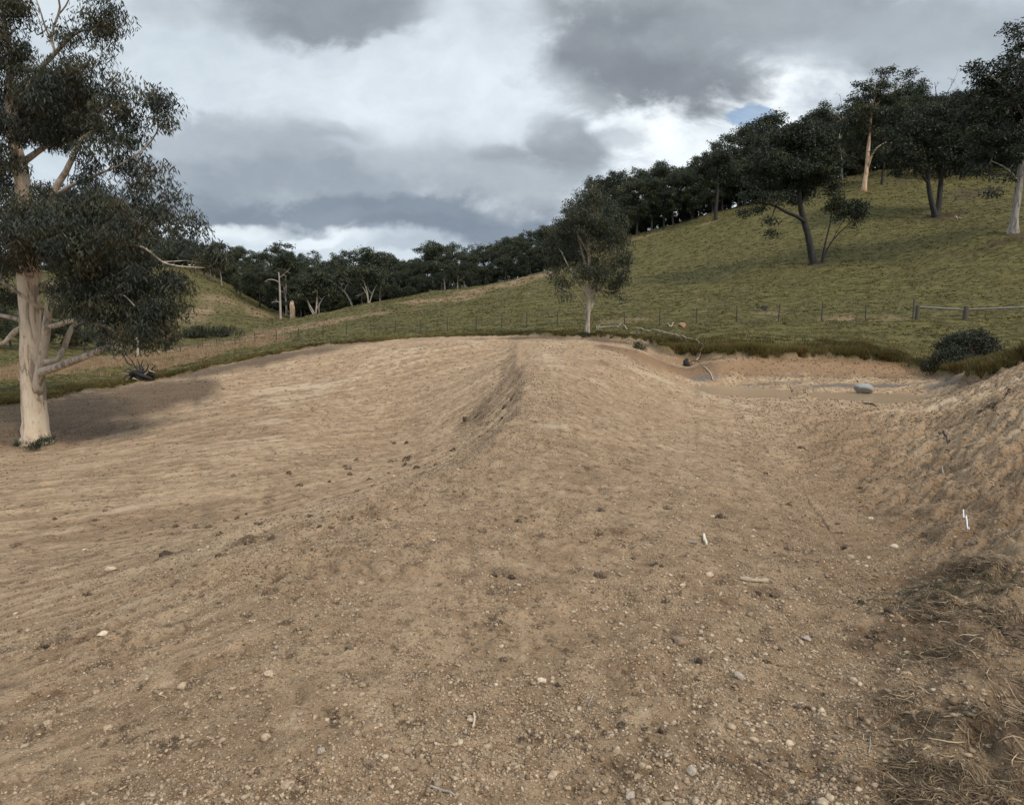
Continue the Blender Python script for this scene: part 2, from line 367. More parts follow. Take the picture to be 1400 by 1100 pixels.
def height(x,y,reg=None,full=False):
    x=np.atleast_1d(np.asarray(x,float)); y=np.atleast_1d(np.asarray(y,float))
    r=np.hypot(x,y)
    z=macro(x,y)
    if reg is None: reg=regions(x,y)
    g=reg['grass']; s=1-g
    def lod(size,k=.010): return np.clip(size/(r*k+.004)-1,0,1)
    # bare soil
    dz=fbm(x*.8,y*.8,3,50)*.035*np.clip(r*.15,.2,1)
    dz+=(reg['line']-.5)*.022*np.clip(r*.1,.3,.7)
    dz+=reg['strk']*.045*np.clip(r*.12,.15,1.6)
    dz+=fbm(x*3.1,y*3.1,2,60)*.016*lod(.3)
    rough=.55+.6*reg['dark']+.35*sstep(perlin(x*.5,y*.5,8),-.2,.5)-.45*reg['pale']
    rough=rough+1.2*np.exp(-((brow(x,y)[0]-.4)/.9)**2)*sstep(y,3,5)   # loose clods spilled over the brow
    rough=rough+.8*(x>.34*y+1.3)*(y>3.5)*sstep(perlin(x*.7,y*.7,9),-.4,.3)
    rough=np.clip(rough,.12,2.2)
    dz+=cellb(x*7,y*7,70)*.032*rough*lod(.10)*sstep(perlin(x*1.3,y*1.3,76),-.45,.25)
    bank=sstep(x-.34*y-1.2,0,.8)*(y>3.2)*(1-sstep(y,20,27)); dz+=bank*(cellb((x*.62-y*.78)*4.5,(x*.78+y*.62)*1.8,130)*.085+cellb((x*.62-y*.78)*9,(x*.78+y*.62)*4,131)*.045+fbm((x*.62-y*.78)*2.2,(x*.78+y*.62)*.5,3,132)*.09)
    dz+=cellb(x*17,y*17,71)*.021*rough*lod(.045)*sstep(perlin(x*2.3,y*2.3,77),-.5,.3)
    dz+=cellb(x*41,y*41,72)*.0095*rough*lod(.020,.006)
    dz+=cellb(x*1.9,y*1.9,73)*.035*rough*lod(.35)*np.clip(reg['dark']*1.3,0.15,1)
    dz+=fbm(x*22,y*22,2,75)*.010*lod(.03)
    far_s=np.clip(r/9,0,1); dz+=reg['n3']*.026*far_s+fbm(x*4,y*2.2,3,79)*.03*far_s*(1-.5*reg['pale'])
    hay=np.clip(sstep(x-.55*y,-.35,.5)*(y<4.6)*(y>0)*(r<6),0,1)
    dz+=hay*(fbm(x*2.2,y*2.2,3,120)*.09+cellb(x*5,y*5,121)*.04)
    # turf
    far=sstep(r,35,60)
    gz=fbm(x*1.1,y*1.1,3,80)*.09+.13+.22*np.exp(-(reg['edge']/1.2)**2)*(x>6)*(y>20)+far*fbm(x*.16,y*.55,3,81)*.5+far*fbm(x*.035,y*.035,3,83)*.9*sstep(r,70,110)
    gz+=far*perlin(x*.25,y*1.3,84)*.10
    z=z+dz*s+gz*g
    return z
def gz1(x,y): return float(height(np.array([x]),np.array([y]))[0])
# ------------------------------------------------------------------ ground mesh: one sheet to the horizon, finest where the ground is nearest
def mesh_np(name,V,faces_flat,nper,mat,parent=None,smooth=False,attrs=None):
    me=bpy.data.meshes.new(name)
    V=np.asarray(V,np.float32); faces_flat=np.asarray(faces_flat,np.int32).ravel()
    me.vertices.add(len(V)); me.vertices.foreach_set('co',V.ravel())
    me.loops.add(len(faces_flat)); me.loops.foreach_set('vertex_index',faces_flat)
    if np.isscalar(nper): tot=np.full(len(faces_flat)//nper,nper,np.int32)
    else: tot=np.asarray(nper,np.int32)
    st=np.zeros(len(tot),np.int32); st[1:]=np.cumsum(tot)[:-1]
    me.polygons.add(len(tot)); me.polygons.foreach_set('loop_start',st); me.polygons.foreach_set('loop_total',tot)
    if smooth: me.polygons.foreach_set('use_smooth',np.ones(len(tot),bool))
    me.update(calc_edges=True)
    for an,av in (attrs or {}).items():
        a=me.attributes.new(an,'FLOAT_COLOR','POINT'); av=np.asarray(av,np.float32)
        if av.shape[1]==3: av=np.concatenate([av,np.ones((len(av),1),np.float32)],1)
        a.data.foreach_set('color',av.ravel())
    me.materials.append(mat)
    o=bpy.data.objects.new(name,me); COL.objects.link(o)
    if parent: o.parent=parent
    return o
def tag(o,label=None,cat=None,group=None,kind=None):
    if label: o['label']=label
    if cat: o['category']=cat
    if group: o['group']=group
    if kind: o['kind']=kind
    return o
def newmat(name):
    m=bpy.data.materials.new(name); m.use_nodes=True; m.node_tree.nodes.clear(); t=NT(m.node_tree)
    b=t.n('ShaderNodeBsdfPrincipled'); o=t.n('ShaderNodeOutputMaterial'); m.node_tree.links.new(b.outputs[0],o.inputs[0])
    t.b=b; t.o=o
    return m,t
# soil + turf material
gm,t=newmat('soil_and_turf')
pos=t.n('ShaderNodeNewGeometry').outputs['Position']
m1=t.sep(t.attr('m1').outputs['Color']); m2=t.sep(t.attr('m2').outputs['Color']); m3=t.sep(t.attr('m3').outputs['Color'])
n_big=t.noise(pos,.35,4,.55); n_mid=t.noise(pos,2.2,6,.6); n_spk=t.noise(t.mapg(pos,(1,.8,1)),6.5,9,.74); n_fine=t.noise(pos,14,6,.68); n_grit=t.noise(pos,70,5,.7)
tan=t.mix(t.ss(n_mid,.3,.7),(.385,.262,.165),(.495,.358,.235))
tan=t.mix(t.ss(n_big,.35,.7,0,.5),tan,(.365,.245,.150))
tan=t.mix(t.ss(n_fine,.52,.66,0,.6),tan,(.50,.385,.27))
tan=t.mix(t.ss(n_fine,.47,.34,0,.75),tan,(.175,.117,.072))
tan=t.mix(t.ss(n_spk,.45,.375,0,.9),tan,(.125,.084,.053))
tan=t.mix(t.ss(n_spk,.56,.64,0,.65),tan,(.56,.43,.30))
tan=t.mix(t.ss(n_grit,.56,.66,0,.55),tan,(.58,.47,.35))
tan=t.mix(t.ss(n_grit,.45,.34,0,.7),tan,(.125,.082,.052))
tan=t.mix(1.0,tan,t.mix(t.ss(m3[2],.2,.8),(.80,.78,.76),(1.17,1.18,1.19)),'MULTIPLY')
tan=t.mix(t.m('MULTIPLY',m1[1],.85),tan,t.mix(n_fine,(.50,.385,.27),(.62,.50,.37)))
darks=t.mix(t.ss(n_fine,.40,.66),(.055,.037,.025),(.19,.132,.086))
tan=t.mix(t.m('MULTIPLY',m1[2],.85),tan,darks)
tan=t.mix(t.m('MULTIPLY',m3[1],.55),tan,t.mix(n_fine,(.145,.092,.052),(.29,.19,.112)))
tan=t.mix(t.m('MULTIPLY',m3[0],.8),tan,t.mix(n_fine,(.19,.105,.055),(.36,.23,.135)))
tan=t.mix(t.m('MULTIPLY',m2[0],.9),tan,t.mix(t.ss(n_fine,.35,.65),(.085,.070,.058),(.21,.175,.145)))
lon=t.noise(t.mapg(pos,(.45,1.8,1.8)),1.3,6,.65)
gn=t.noise(pos,1.1,6,.65)
gr=t.mix(t.ss(lon,.38,.62),(.052,.047,.015),(.128,.108,.036))
gr=t.mix(t.ss(gn,.5,.75,0,.7),gr,(.16,.145,.058))
gr=t.mix(t.ss(gn,.45,.25,0,.6),gr,(.05,.055,.018))
gr=t.mix(t.m('MULTIPLY',m2[1],.85),gr,t.mix(n_fine,(.20,.135,.075),(.33,.24,.145)))
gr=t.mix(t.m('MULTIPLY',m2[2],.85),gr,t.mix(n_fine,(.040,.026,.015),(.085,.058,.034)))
col=t.mix(m1[0],tan,gr)
warm=t.mix(1.0,col,(.97,.945,.895),'MULTIPLY'); col=t.mix(m1[0],warm,col)
t.put(t.b.inputs['Base Color'],col)
t.put(t.b.inputs['Roughness'],t.m('SUBTRACT',.95,t.m('MULTIPLY',m2[0],.45)))
t.b.inputs['Specular IOR Level'].default_value=.25
bp=t.n('ShaderNodeBump'); bp.inputs['Strength'].default_value=1.0; bp.inputs['Distance'].default_value=.05
hh=t.m('ADD',t.m('MULTIPLY',n_fine,1.2),t.m('MULTIPLY',n_grit,.45))
t.put(bp.inputs['Height'],hh); t.m_=None
gm.node_tree.links.new(bp.outputs[0],t.b.inputs['Normal'])

angs=np.radians(np.concatenate([np.linspace(-180,-46,50)[:-1],np.linspace(-46,46,1280)[:-1],np.linspace(46,180,50)]))
rr=[.25]
while rr[-1]<2600:
    q=rr[-1]
    st=min(max(q*q/(CAMH*673)*1.15,.0035),.0085*q) if q<300 else .05*q
    if q<1.3: st=.06
    rr.append(q+st)
rr=np.array(rr)
A_,R__=np.meshgrid(angs,rr)
GX=(np.sin(A_)*R__).ravel(); GY=(np.cos(A_)*R__).ravel()
reg=regions(GX,GY)
GZ=height(GX,GY,reg)
na,nr=len(angs),len(rr)
print('ground grid',na,nr,na*nr)
idx=np.arange(nr*na).reshape(nr,na)
quads=np.stack([idx[:-1,:-1],idx[:-1,1:],idx[1:,1:],idx[1:,:-1]],-1).reshape(-1,4)[:,::-1]
ground=mesh_np('ground',np.stack([GX,GY,GZ],1),quads,4,gm,smooth=True,attrs={
  'm1':np.stack([reg['grass'],reg['pale'],reg['dark']],1),'m2':np.stack([reg['wet'],reg['dry'],reg['litter_shade']],1),'m3':np.stack([reg['brown'],reg['deep_brown'],reg['line']],1)})
tag(ground,kind='structure',label='bare tan earth of the dam wall running into green hillsides',cat='ground')
# muddy water left in the bottom of the dam
wm,t=newmat('muddy_water')
pos=t.n('ShaderNodeNewGeometry').outputs['Position']
t.put(t.b.inputs['Base Color'],t.mix(t.noise(pos,.5,3),(.27,.19,.12),(.33,.24,.155)))
t.b.inputs['Roughness'].default_value=.22; t.b.inputs['Specular IOR Level'].default_value=.12
bp=t.n('ShaderNodeBump'); bp.inputs['Strength'].default_value=.12; bp.inputs['Distance'].default_value=.01
t.put(bp.inputs['Height'],t.noise(pos,9,3)); wm.node_tree.links.new(bp.outputs[0],t.b.inputs['Normal'])
WZ=-2.03
k=64; an=np.linspace(0,2*np.pi,k,endpoint=False)
ring=np.stack([13.5+11*np.cos(an),30+4.6*np.sin(an),np.full(k,WZ)],1)
wV=np.concatenate([ring,[[13.5,30,WZ]]]); wF=[(i,(i+1)%k,k) for i in range(k)]
water=mesh_np('water',wV,wF,3,wm)
tag(water,kind='structure',label='shallow muddy tan water at the bottom of the emptied dam',cat='water')
# ------------------------------------------------------------------ materials of plants and wood
def bark_mat(name,base,light,dark,patch=.5,scale=1.0):
    m,t=newmat(name)
    tcn=t.n('ShaderNodeTexCoord').outputs['Object']
    v=t.mapg(tcn,(scale,scale,scale*.22))
    n1=t.noise(v,3.4,7,.68,.8); n2=t.noise(v,15,6,.7); n3=t.noise(tcn,.35*scale,3,.5)
    c=t.mix(t.ss(n1,.38,.62),base,light)
    c=t.mix(t.ss(n1,.465,.435,0,patch),c,dark)
    c=t.mix(t.ss(n2,.58,.66,0,patch*.9),c,dark)
    c=t.mix(t.ss(n3,.45,.7,0,.5),c,tuple(q*.75 for q in base))
    t.put(t.b.inputs['Base Color'],c); t.b.inputs['Roughness'].default_value=.85
    bp=t.n('ShaderNodeBump'); bp.inputs['Strength'].default_value=.6; bp.inputs['Distance'].default_value=.03
    t.put(bp.inputs['Height'],t.m('ADD',n1,n2)); m.node_tree.links.new(bp.outputs[0],t.b.inputs['Normal'])
    return m
M_cream=bark_mat('cream_gum_bark',(.44,.32,.22),(.62,.52,.40),(.20,.17,.145),.8,.8)
M_limb=bark_mat('limb_bark',(.34,.27,.20),(.46,.39,.31),(.15,.13,.11),.8)
M_grey=bark_mat('grey_bark',(.20,.17,.145),(.34,.30,.26),(.07,.06,.05),.7)
M_dark=bark_mat('dark_rough_bark',(.017,.015,.014),(.034,.030,.027),(.010,.009,.008),.7)
M_orange=bark_mat('orange_gum_bark',(.47,.28,.16),(.60,.45,.32),(.20,.13,.09),.5)
M_deadw=bark_mat('bleached_dead_wood',(.29,.25,.21),(.42,.37,.32),(.16,.13,.11),.5)
def leaf_mat(name,gain=1.0,trl=.2):
    m,t=newmat(name)
    a=t.attr('tint').outputs['Color']
    oi=t.n('ShaderNodeObjectInfo').outputs['Random']
    c=t.mix(1.0,a,t.mix(oi,(.8*gain,.84*gain,.86*gain),(1.2*gain,1.15*gain,1.08*gain)),'MULTIPLY')
    t.put(t.b.inputs['Base Color'],c); t.b.inputs['Roughness'].default_value=.55; t.b.inputs['Specular IOR Level'].default_value=.3
    tr=t.n('ShaderNodeBsdfTranslucent'); t.put(tr.inputs[0],c)
    ms=t.n('ShaderNodeMixShader'); ms.inputs[0].default_value=trl
    m.node_tree.links.new(t.b.outputs[0],ms.inputs[1]); m.node_tree.links.new(tr.outputs[0],ms.inputs[2]); m.node_tree.links.new(ms.outputs[0],t.o.inputs[0])
    return m
M_leaf=leaf_mat('gum_leaves'); 
def attr_mat(name,rough=.9,bump=0,scale=60):
    m,t=newmat(name)
    a=t.attr('tint').outputs['Color']
    pos=t.n('ShaderNodeNewGeometry').outputs['Position']
    n=t.noise(pos,scale,5,.65)
    t.put(t.b.inputs['Base Color'],t.mix(1.0,a,t.mix(t.ss(n,.3,.7),(.7,.7,.7),(1.25,1.25,1.25)),'MULTIPLY'))
    t.b.inputs['Roughness'].default_value=rough; t.b.inputs['Specular IOR Level'].default_value=.25
    if bump:
        bp=t.n('ShaderNodeBump'); bp.inputs['Strength'].default_value=bump; bp.inputs['Distance'].default_value=.01
        t.put(bp.inputs['Height'],n); m.node_tree.links.new(bp.outputs[0],t.b.inputs['Normal'])
    return m
M_grassb=leaf_mat('grass_blades',1.0,.45); M_stone=attr_mat('field_stone',.9,.6,70); M_clod=attr_mat('earth_clod',.97,.8,60); M_straw=attr_mat('dry_straw',.8,0,20)
def plain(name,rgb,rough=.7,var=.15,scale=12,metal=0):
    m,t=newmat(name)
    tcn=t.n('ShaderNodeTexCoord').outputs['Object']; n=t.noise(tcn,scale,4,.6)
    t.put(t.b.inputs['Base Color'],t.mix(n,tuple(q*(1-var) for q in rgb),tuple(min(1,q*(1+var)) for q in rgb)))
    t.b.inputs['Roughness'].default_value=rough; t.b.inputs['Metallic'].default_value=metal
    return m
# ------------------------------------------------------------------ mesh builder
class MB:
    def __init__(s): s.V=[];s.F=[];s.N=[];s.T=[];s.n=0
    def add(s,V,F,nper,tint=None):
        V=np.asarray(V,float); F=np.asarray(F,int)
        s.V.append(V); s.F.append((F+s.n).ravel()); s.N.append(np.full(len(F),nper)); s.n+=len(V)
        s.T.append(np.tile(np.asarray(tint if tint is not None else (1,1,1),float),(len(V),1)) if np.ndim(tint)<2 else tint)
    def tube(s,P,Rd,k=6,tint=None,wob=0,cap=True):
        P=np.asarray(P,float); Rd=np.asarray(Rd,float); n=len(P)
        if n<2: return
        T_=np.gradient(P,axis=0); T_/=np.linalg.norm(T_,axis=1)[:,None]+1e-9
        up=np.array([0,0,1.]) if abs(T_[0][2])<.9 else np.array([1.,0,0])
        a=np.cross(T_[0],up); a/=np.linalg.norm(a)
        rings=[]
        an=np.linspace(0,2*np.pi,k,endpoint=False)
        for i in range(n):
            a=a-T_[i]*a.dot(T_[i]); a/=np.linalg.norm(a)+1e-9; b=np.cross(T_[i],a)
            rad=Rd[i]*(1+wob*rng.standard_normal(k)) if wob else np.full(k,Rd[i])
            rings.append(P[i]+np.cos(an)[:,None]*a*rad[:,None]+np.sin(an)[:,None]*b*rad[:,None])
        V=np.concatenate(rings)
        i=np.arange(n-1)[:,None]; j=np.arange(k)[None,:]; j2=(j+1)%k
        F=np.stack([i*k+j,i*k+j2,(i+1)*k+j2,(i+1)*k+j],-1).reshape(-1,4)
        s.add(V,F,4,tint)
        if cap:
            for r0 in (0,(n-1)*k):
                c=len(V) # fan to centre
                s.add(np.concatenate([V[r0:r0+k],[P[0] if r0==0 else P[-1]]]),[(q,(q+1)%k,k) if r0 else ((q+1)%k,q,k) for q in range(k)],3,tint)
    def build(s,name,mat,parent=None,smooth=True):
        if not s.V: return None
        V=np.concatenate(s.V); F=np.concatenate(s.F); N=np.concatenate(s.N); T_=np.concatenate(s.T)
        if parent is not None: V=V-np.array(parent.location)
        return mesh_np(name,V,F,N,mat,parent,smooth,{'tint':T_})
def smooth_path(pts,step):
    P=np.asarray(pts,float)
    if len(P)==2: Q=np.stack([P[0]+(P[1]-P[0])*q for q in np.linspace(0,1,4)])
    else:
        E=np.vstack([2*P[0]-P[1],P,2*P[-1]-P[-2]]); Q=[]
        for i in range(len(P)-1):
            p0,p1,p2,p3=E[i:i+4]; L=np.linalg.norm(p2[:3]-p1[:3]); n=max(2,int(L/step)+1)
            for q in np.linspace(0,1,n,endpoint=False):
                Q.append(.5*((2*p1)+(-p0+p2)*q+(2*p0-5*p1+4*p2-p3)*q*q+(-p0+3*p1-3*p2+p3)*q**3))
        Q.append(P[-1]); Q=np.array(Q)
    return Q
def empty(name,loc):
    o=bpy.data.objects.new(name,None); COL.objects.link(o); o.location=loc; o.empty_display_size=.3; return o
# ------------------------------------------------------------------ trees
def unit(v): return v/(np.linalg.norm(v,axis=-1,keepdims=True)+1e-9)
def leaves(C,rc,nper,L,Wd,tints,droop=.7,flat=.7):
    n=len(C); N=n*nper
    g=rng.standard_normal((N,3)); g*=np.minimum(1,1.9/np.linalg.norm(g,axis=1))[:,None]*.62
    rcs=np.repeat(rc,nper)
    ctr=np.repeat(C,nper,0)+g*rcs[:,None]*np.array([1,1,flat])
    d=rng.standard_normal((N,3)); d=unit(d); d[:,2]-=droop*1.3; d=unit(d)
    s=unit(np.cross(d,rng.standard_normal((N,3))))
    Ls=L*rng.uniform(.6,1.35,N); Ws=Wd*rng.uniform(.7,1.3,N)
    e=d*Ls[:,None]; f=s*Ws[:,None]*.5
    V=np.stack([ctr,ctr+e*.45+f,ctr+e,ctr+e*.45-f],1).reshape(-1,3)
    F_=np.arange(4*N).reshape(-1,4)
    T_=np.repeat(tints,nper,0)*rng.uniform(.72,1.3,(N,1))
    return V,F_,np.repeat(T_,4,0)
GREENS=np.array([(.045,.058,.030),(.060,.070,.034),(.035,.048,.030),(.075,.078,.036),(.050,.062,.042)])
def skeleton(limbs,clumps,twig=.02,maxseg=.6,bare=()):
    """limbs: list of (points, radii, material class). clumps: centres to be reached by twigs."""
    mb=MB(); nodes=[];nr_=[]
    polys=[]
    for pts,rad in limbs:
        Q=smooth_path(np.c_[np.asarray(pts,float),np.asarray(rad,float)],maxseg)
        polys.append(Q); nodes+=list(Q[1:,:3]) if len(Q)>3 else list(Q[:,:3]); nr_+=list(Q[1:,3]) if len(Q)>3 else list(Q[:,3])
    N=np.array(nodes); Rr=np.array(nr_)
    tw=MB()
    if len(clumps):
        C_=np.asarray(clumps); d0=np.array([np.min(np.linalg.norm(N-c,axis=1)) for c in C_])
        for ci in np.argsort(d0):
            c=C_[ci]; dl=c-N; dist=np.linalg.norm(dl,axis=1)
            cost=dist*(1+.55*np.clip(-dl[:,2]/(dist+1e-6),0,1))
            k=int(np.argmin(cost)); L=dist[k]; p=N[k]
            ns=max(2,int(L/maxseg)+1)
            r0=min(Rr[k]*.7,twig*.5+.011*L*twig/.02*1.2)
            bend=rng.standard_normal(3)*L*.12; bend[2]+=L*.10
            q=np.linspace(0,1,ns+1)[:,None]
            path=p+(c-p)*q+bend*(4*q*(1-q))*.6
            rad=r0+(twig*.3-r0)*q[:,0] if r0>twig*.3 else np.full(ns+1,r0)
            tw.tube(path,rad,4 if r0<.05 else 5,cap=False)
            N=np.vstack([N,path[1:]]); Rr=np.r_[Rr,rad[1:]]
    return polys,tw
def clumps_in(blobs,spacing,hollow=.35,flat=1.0):
    """blobs: (centre xyz, radii xyz). returns clump centres filling each blob, denser towards its outside"""
    out=[]
    for c,r in blobs:
        c=np.array(c);r=np.array(r); vol=4.19*r[0]*r[1]*r[2]
        n=max(2,int(vol/spacing**3*1.15))
        g=unit(rng.standard_normal((n,3)))*(rng.uniform(hollow**3,1,n)**(1/3))[:,None]
        out.append(c+g*r)
    return np.concatenate(out)
def make_tree(name,base,limbs,blobs,bark,spacing,rc,nleaf,L,Wd,droop=.7,twig=.02,tint=1.0,greens=GREENS,thin=0,k=9,limb_parts=False,maxseg=.6,flat=.7,wob=.03,crownname='crown',patch=None):
    root=empty(name,base)
    C_=clumps_in(blobs,spacing) if blobs else np.zeros((0,3))
    if thin and len(C_): C_=C_[rng.uniform(size=len(C_))>thin]
    polys,tw=skeleton(limbs,C_,twig,maxseg)
    if limb_parts:
        mb=MB(); mb.tube(polys[0][:,:3],polys[0][:,3],16,wob=wob); mb.build('trunk',bark,root)
        for Q in polys[1:]:
            mb=MB(); mb.tube(Q[:,:3],Q[:,3],8,wob=wob); mb.build('limb',M_limb,root)
        tag(tw.build('twigs',M_grey,root),kind='stuff')
    else:
        for Q in polys: tw.tube(Q[:,:3],Q[:,3],k,wob=wob)
        tw.build('trunk',bark,root)
    if len(C_):
        ti=greens[rng.integers(0,len(greens),len(C_))]*tint*rng.uniform(.75,1.3,(len(C_),1))
        V,F_,T_=leaves(C_,rc*rng.uniform(.7,1.25,len(C_)),nleaf,L,Wd,ti,droop,flat)
        mb=MB(); mb.add(V,F_,4,T_); mb.build(crownname,M_leaf,root,smooth=False)
    return root
def pt(u,v,D): return np.array(atD(u,v,D))
# ------------------------------------------------------------------ the big pale gum at the left
def gnd(u,v):
    h=hit(u,v); return np.array([h[0],h[1],gz1(h[0],h[1])])
B=gnd(48,606); D0=B[1]
def lp(l,D=None,jit=0):     # (u,v,dD,radius)
    P=[];Rr=[]
    for u,v,dd,r in l: P.append(pt(u,v,(D or D0)+dd)); Rr.append(r)
    return (P,Rr)
S=D0/F
limbs=[
 lp([(50,650,0,0.66),(49,606,0,0.563),(49,596,0,0.458),(48,575,0,0.414),(46,540,0,0.387),(44,500,0,0.370),(43,470,0,0.361),(41,430,0,0.334),(40,385,0,0.352),(39,360,0,0.387),(37,320,.1,0.317),(33,270,.2,0.264),(28,230,.2,0.238),(22,200,.3,0.176),(14,150,.3,0.141),(12,110,.3,0.114),(15,80,.4,0.088),(8,40,.4,0.070),(2,-10,.4,0.053),(6,-60,.4,0.035),(0,-120,.4,0.018)]),
 lp([(46,565,.1,0.156),(52,525,-.2,0.187),(58,490,-.35,0.164),(62,460,-.45,0.148),(66,425,-.7,0.125),(71,400,-.8,0.101),(80,387,-.9,0.094),(92,380,-1.1,0.078),(110,370,-1.3,0.062),(140,345,-1.6,0.043),(175,330,-1.9,0.031),(215,318,-2,0.020)]),
 lp([(57,508,-.5,0.156),(68,505,-.7,0.148),(85,499,-1.0,0.133),(110,490,-1.3,0.125),(130,482,-1.6,0.109),(150,474,-1.8,0.094),(178,479,-2.0,0.070)]),
 lp([(60,495,-.6,0.101),(78,492,-.4,0.094),(88,475,-.2,0.094),(95,455,0,0.086),(105,441,0.2,0.078),(130,437,.4,0.062),(150,445,.6,0.047),(175,455,.6,0.027)]),
 lp([(64,447,-.7,0.078),(80,444,-1.2,0.086),(98,438,-1.6,0.078),(125,440,-2.1,0.062),(150,448,-2.6,0.047),(158,456,-2.8,0.023)]),
 lp([(60,424,-.6,0.055),(45,415,-1.0,0.062),(22,398,-1.3,0.055),(0,385,-1.6,0.047),(-40,378,-2,0.031)]),
 lp([(36,440,.1,0.086),(15,434,.3,0.078),(-5,430,.4,0.070),(-50,420,.6,0.039)]),
 lp([(34,447,0,0.094),(22,452,-.2,0.101),(12,462,-.3,0.078),(-3,472,-.4,0.062),(-30,470,-.5,0.039)]),
 lp([(43,392,.1,0.117),(60,390,.6,0.109),(85,391,1.0,0.086),(110,386,1.6,0.062),(150,380,2,0.031)]),
 lp([(35,290,.1,0.109),(52,287,-.2,0.101),(70,278,-.4,0.117),(73,262,-.4,0.109),(90,235,-.6,0.094),(104,205,-.8,0.078),(112,190,-.9,0.062),(130,178,-1.0,0.039)]),
 lp([(72,270,-.4,0.078),(95,255,-.8,0.062),(130,240,-1.3,0.047),(165,225,-1.6,0.031),(195,205,-1.8,0.027),(215,180,-1.9,0.022),(218,150,-2,0.016)]),
 lp([(31,222,.2,0.117),(48,210,.4,0.101),(70,195,.6,0.086),(95,185,.9,0.062),(130,170,1.2,0.039)]),
 lp([(17,170,.3,0.094),(35,130,0,0.094),(52,98,-.3,0.086),(68,80,-.4,0.078),(80,68,-.5,0.066),(98,50,-.6,0.047),(112,42,-.7,0.039),(132,40,-.8,0.027),(150,30,-.9,0.016)]),
 lp([(76,72,-.5,0.047),(70,52,-.5,0.039),(76,30,-.4,0.035),(82,10,-.4,0.031),(78,-20,-.4,0.023),(88,-50,-.4,0.016)]),
 lp([(72,60,-.5,0.031),(62,38,-.7,0.027),(56,18,-.8,0.023),(48,-5,-.8,0.016)]),
 lp([(80,20,-.4,0.027),(90,8,-.5,0.023),(98,-10,-.6,0.016)]),
 lp([(42,352,0,0.101),(75,350,-.5,0.078),(110,345,-.9,0.062),(145,330,-1.3,0.043),(185,322,-1.7,0.027),(225,330,-2,0.016)]),
 lp([(110,345,-.9,0.047),(150,338,-2.0,0.039),(188,336,-3.0,0.035),(205,344,-3.2,0.035),(222,358,-3.4,0.027),(245,364,-3.5,0.022),(280,366,-3.6,0.009)]),
 lp([(222,358,-3.4,0.016),(240,357,-3.3,0.014),(255,356,-3.2,0.008)]),
 lp([(158,404,-2.9,0.023),(170,404,-3.1,0.020),(184,418,-3.3,0.009)]),
 lp([(120,410,-2.2,0.039),(140,404,-2.7,0.031),(158,404,-2.9,0.023),(175,398,-3.2,0.009)]),
]
blobs=[]
def bl(u,v,ru,rv,dd=0,rd=None,D=None,lst=None):
    D=D or D0; s=D/F; (blobs if lst is None else lst).append((pt(u,v,D+dd),(ru*s,(rd if rd is not None else max(ru,rv)*.8)*s,rv*s)))
for t in [(0,40,34,50,0),(12,5,34,26,.5),(-10,95,34,36,0),(-60,60,50,60,1),(-50,150,50,50,-1),
  (118,10,34,22,-1),(150,32,20,18,-1),(100,38,18,10,-1),(135,50,26,9,-.8),(92,48,14,8,-.5),(95,-30,50,26,-.5),
  (112,78,24,14,-.5),(150,80,14,8,-1),(82,48,10,5,-.5),
  (72,103,34,12,-.5),(108,108,50,20,-1),(150,112,22,18,-1.5),(60,122,44,20,0),(25,85,14,12,.2),
  (55,148,52,26,.5),(110,145,54,26,-1),(160,140,24,20,-1.5),
  (213,124,16,10,-2),(228,140,14,10,-2),(232,158,9,18,-2),(206,140,10,12,-1.8),(222,168,8,10,-2),
  (30,175,36,16,-.8),(95,172,54,20,.8),(155,172,30,20,-1.5),(180,165,14,10,-1.5),
  (135,200,26,9,-1.5),(160,195,32,14,-1.5),(190,192,16,10,-1.6),(150,222,46,9,-1),(190,215,20,15,-1.6),(210,228,8,12,-1.6),(175,232,30,8,-1),
  (-10,200,34,40,-1),(0,165,20,22,-1.2),
  (15,255,26,10,.4),(0,300,40,34,-1.5),(40,262,18,8,-1),
  (150,250,46,14,-1),(110,264,40,14,1),(60,312,60,30,-2),(130,290,66,26,-2),(195,262,24,14,-1.5),(190,288,42,20,-1.5),
  (222,255,16,8,-2),(235,275,9,12,-2),(228,290,14,8,-2),
  (230,305,34,16,-2.5),(262,318,16,12,-2.5),(275,340,34,20,-2.6),(296,350,16,12,-2.6),(240,338,30,14,-2.8),
  (60,332,70,16,-2),(125,330,60,22,1.5),(180,318,40,18,1),(160,350,50,16,1),(0,350,50,16,-1),(-50,340,50,50,0),(40,330,60,22,3),(-20,250,50,40,3),(60,150,80,50,3),(100,290,80,36,3.5),
  (150,378,56,18,-2),(210,385,44,22,-2.5),(240,400,28,18,-2.5),(112,392,38,16,-1.5),(150,412,56,20,-2.5),(205,420,44,20,-2.5),(243,425,24,14,-2.8),
  (130,436,44,16,-2),(180,445,48,16,-2.8),(215,448,30,14,-2.8),(110,458,26,10,1),(160,466,36,9,-2.5),(200,466,24,8,-3),
  (120,345,40,16,-3.4),(170,335,40,16,-3.6),(90,320,50,20,-3.5),(150,305,40,16,-3.6),(130,365,34,12,-3.2),(-5,395,14,14,1.5),(12,405,12,8,1.8),
 ]: bl(*t)
np_b=blobs
hero=make_tree('gum_tree',B,limbs,np_b,M_cream,.60,.40,165,.19,.038,droop=.95,twig=.022,limb_parts=True,maxseg=.5,flat=.75,wob=.035,thin=.12,tint=.74,
   greens=np.array([(.040,.048,.034),(.058,.060,.036),(.032,.040,.032),(.080,.068,.038),(.044,.056,.048),(.065,.072,.048)]))
tag(hero,'huge gum tree with thick cream trunk on bare earth at the left','tree')
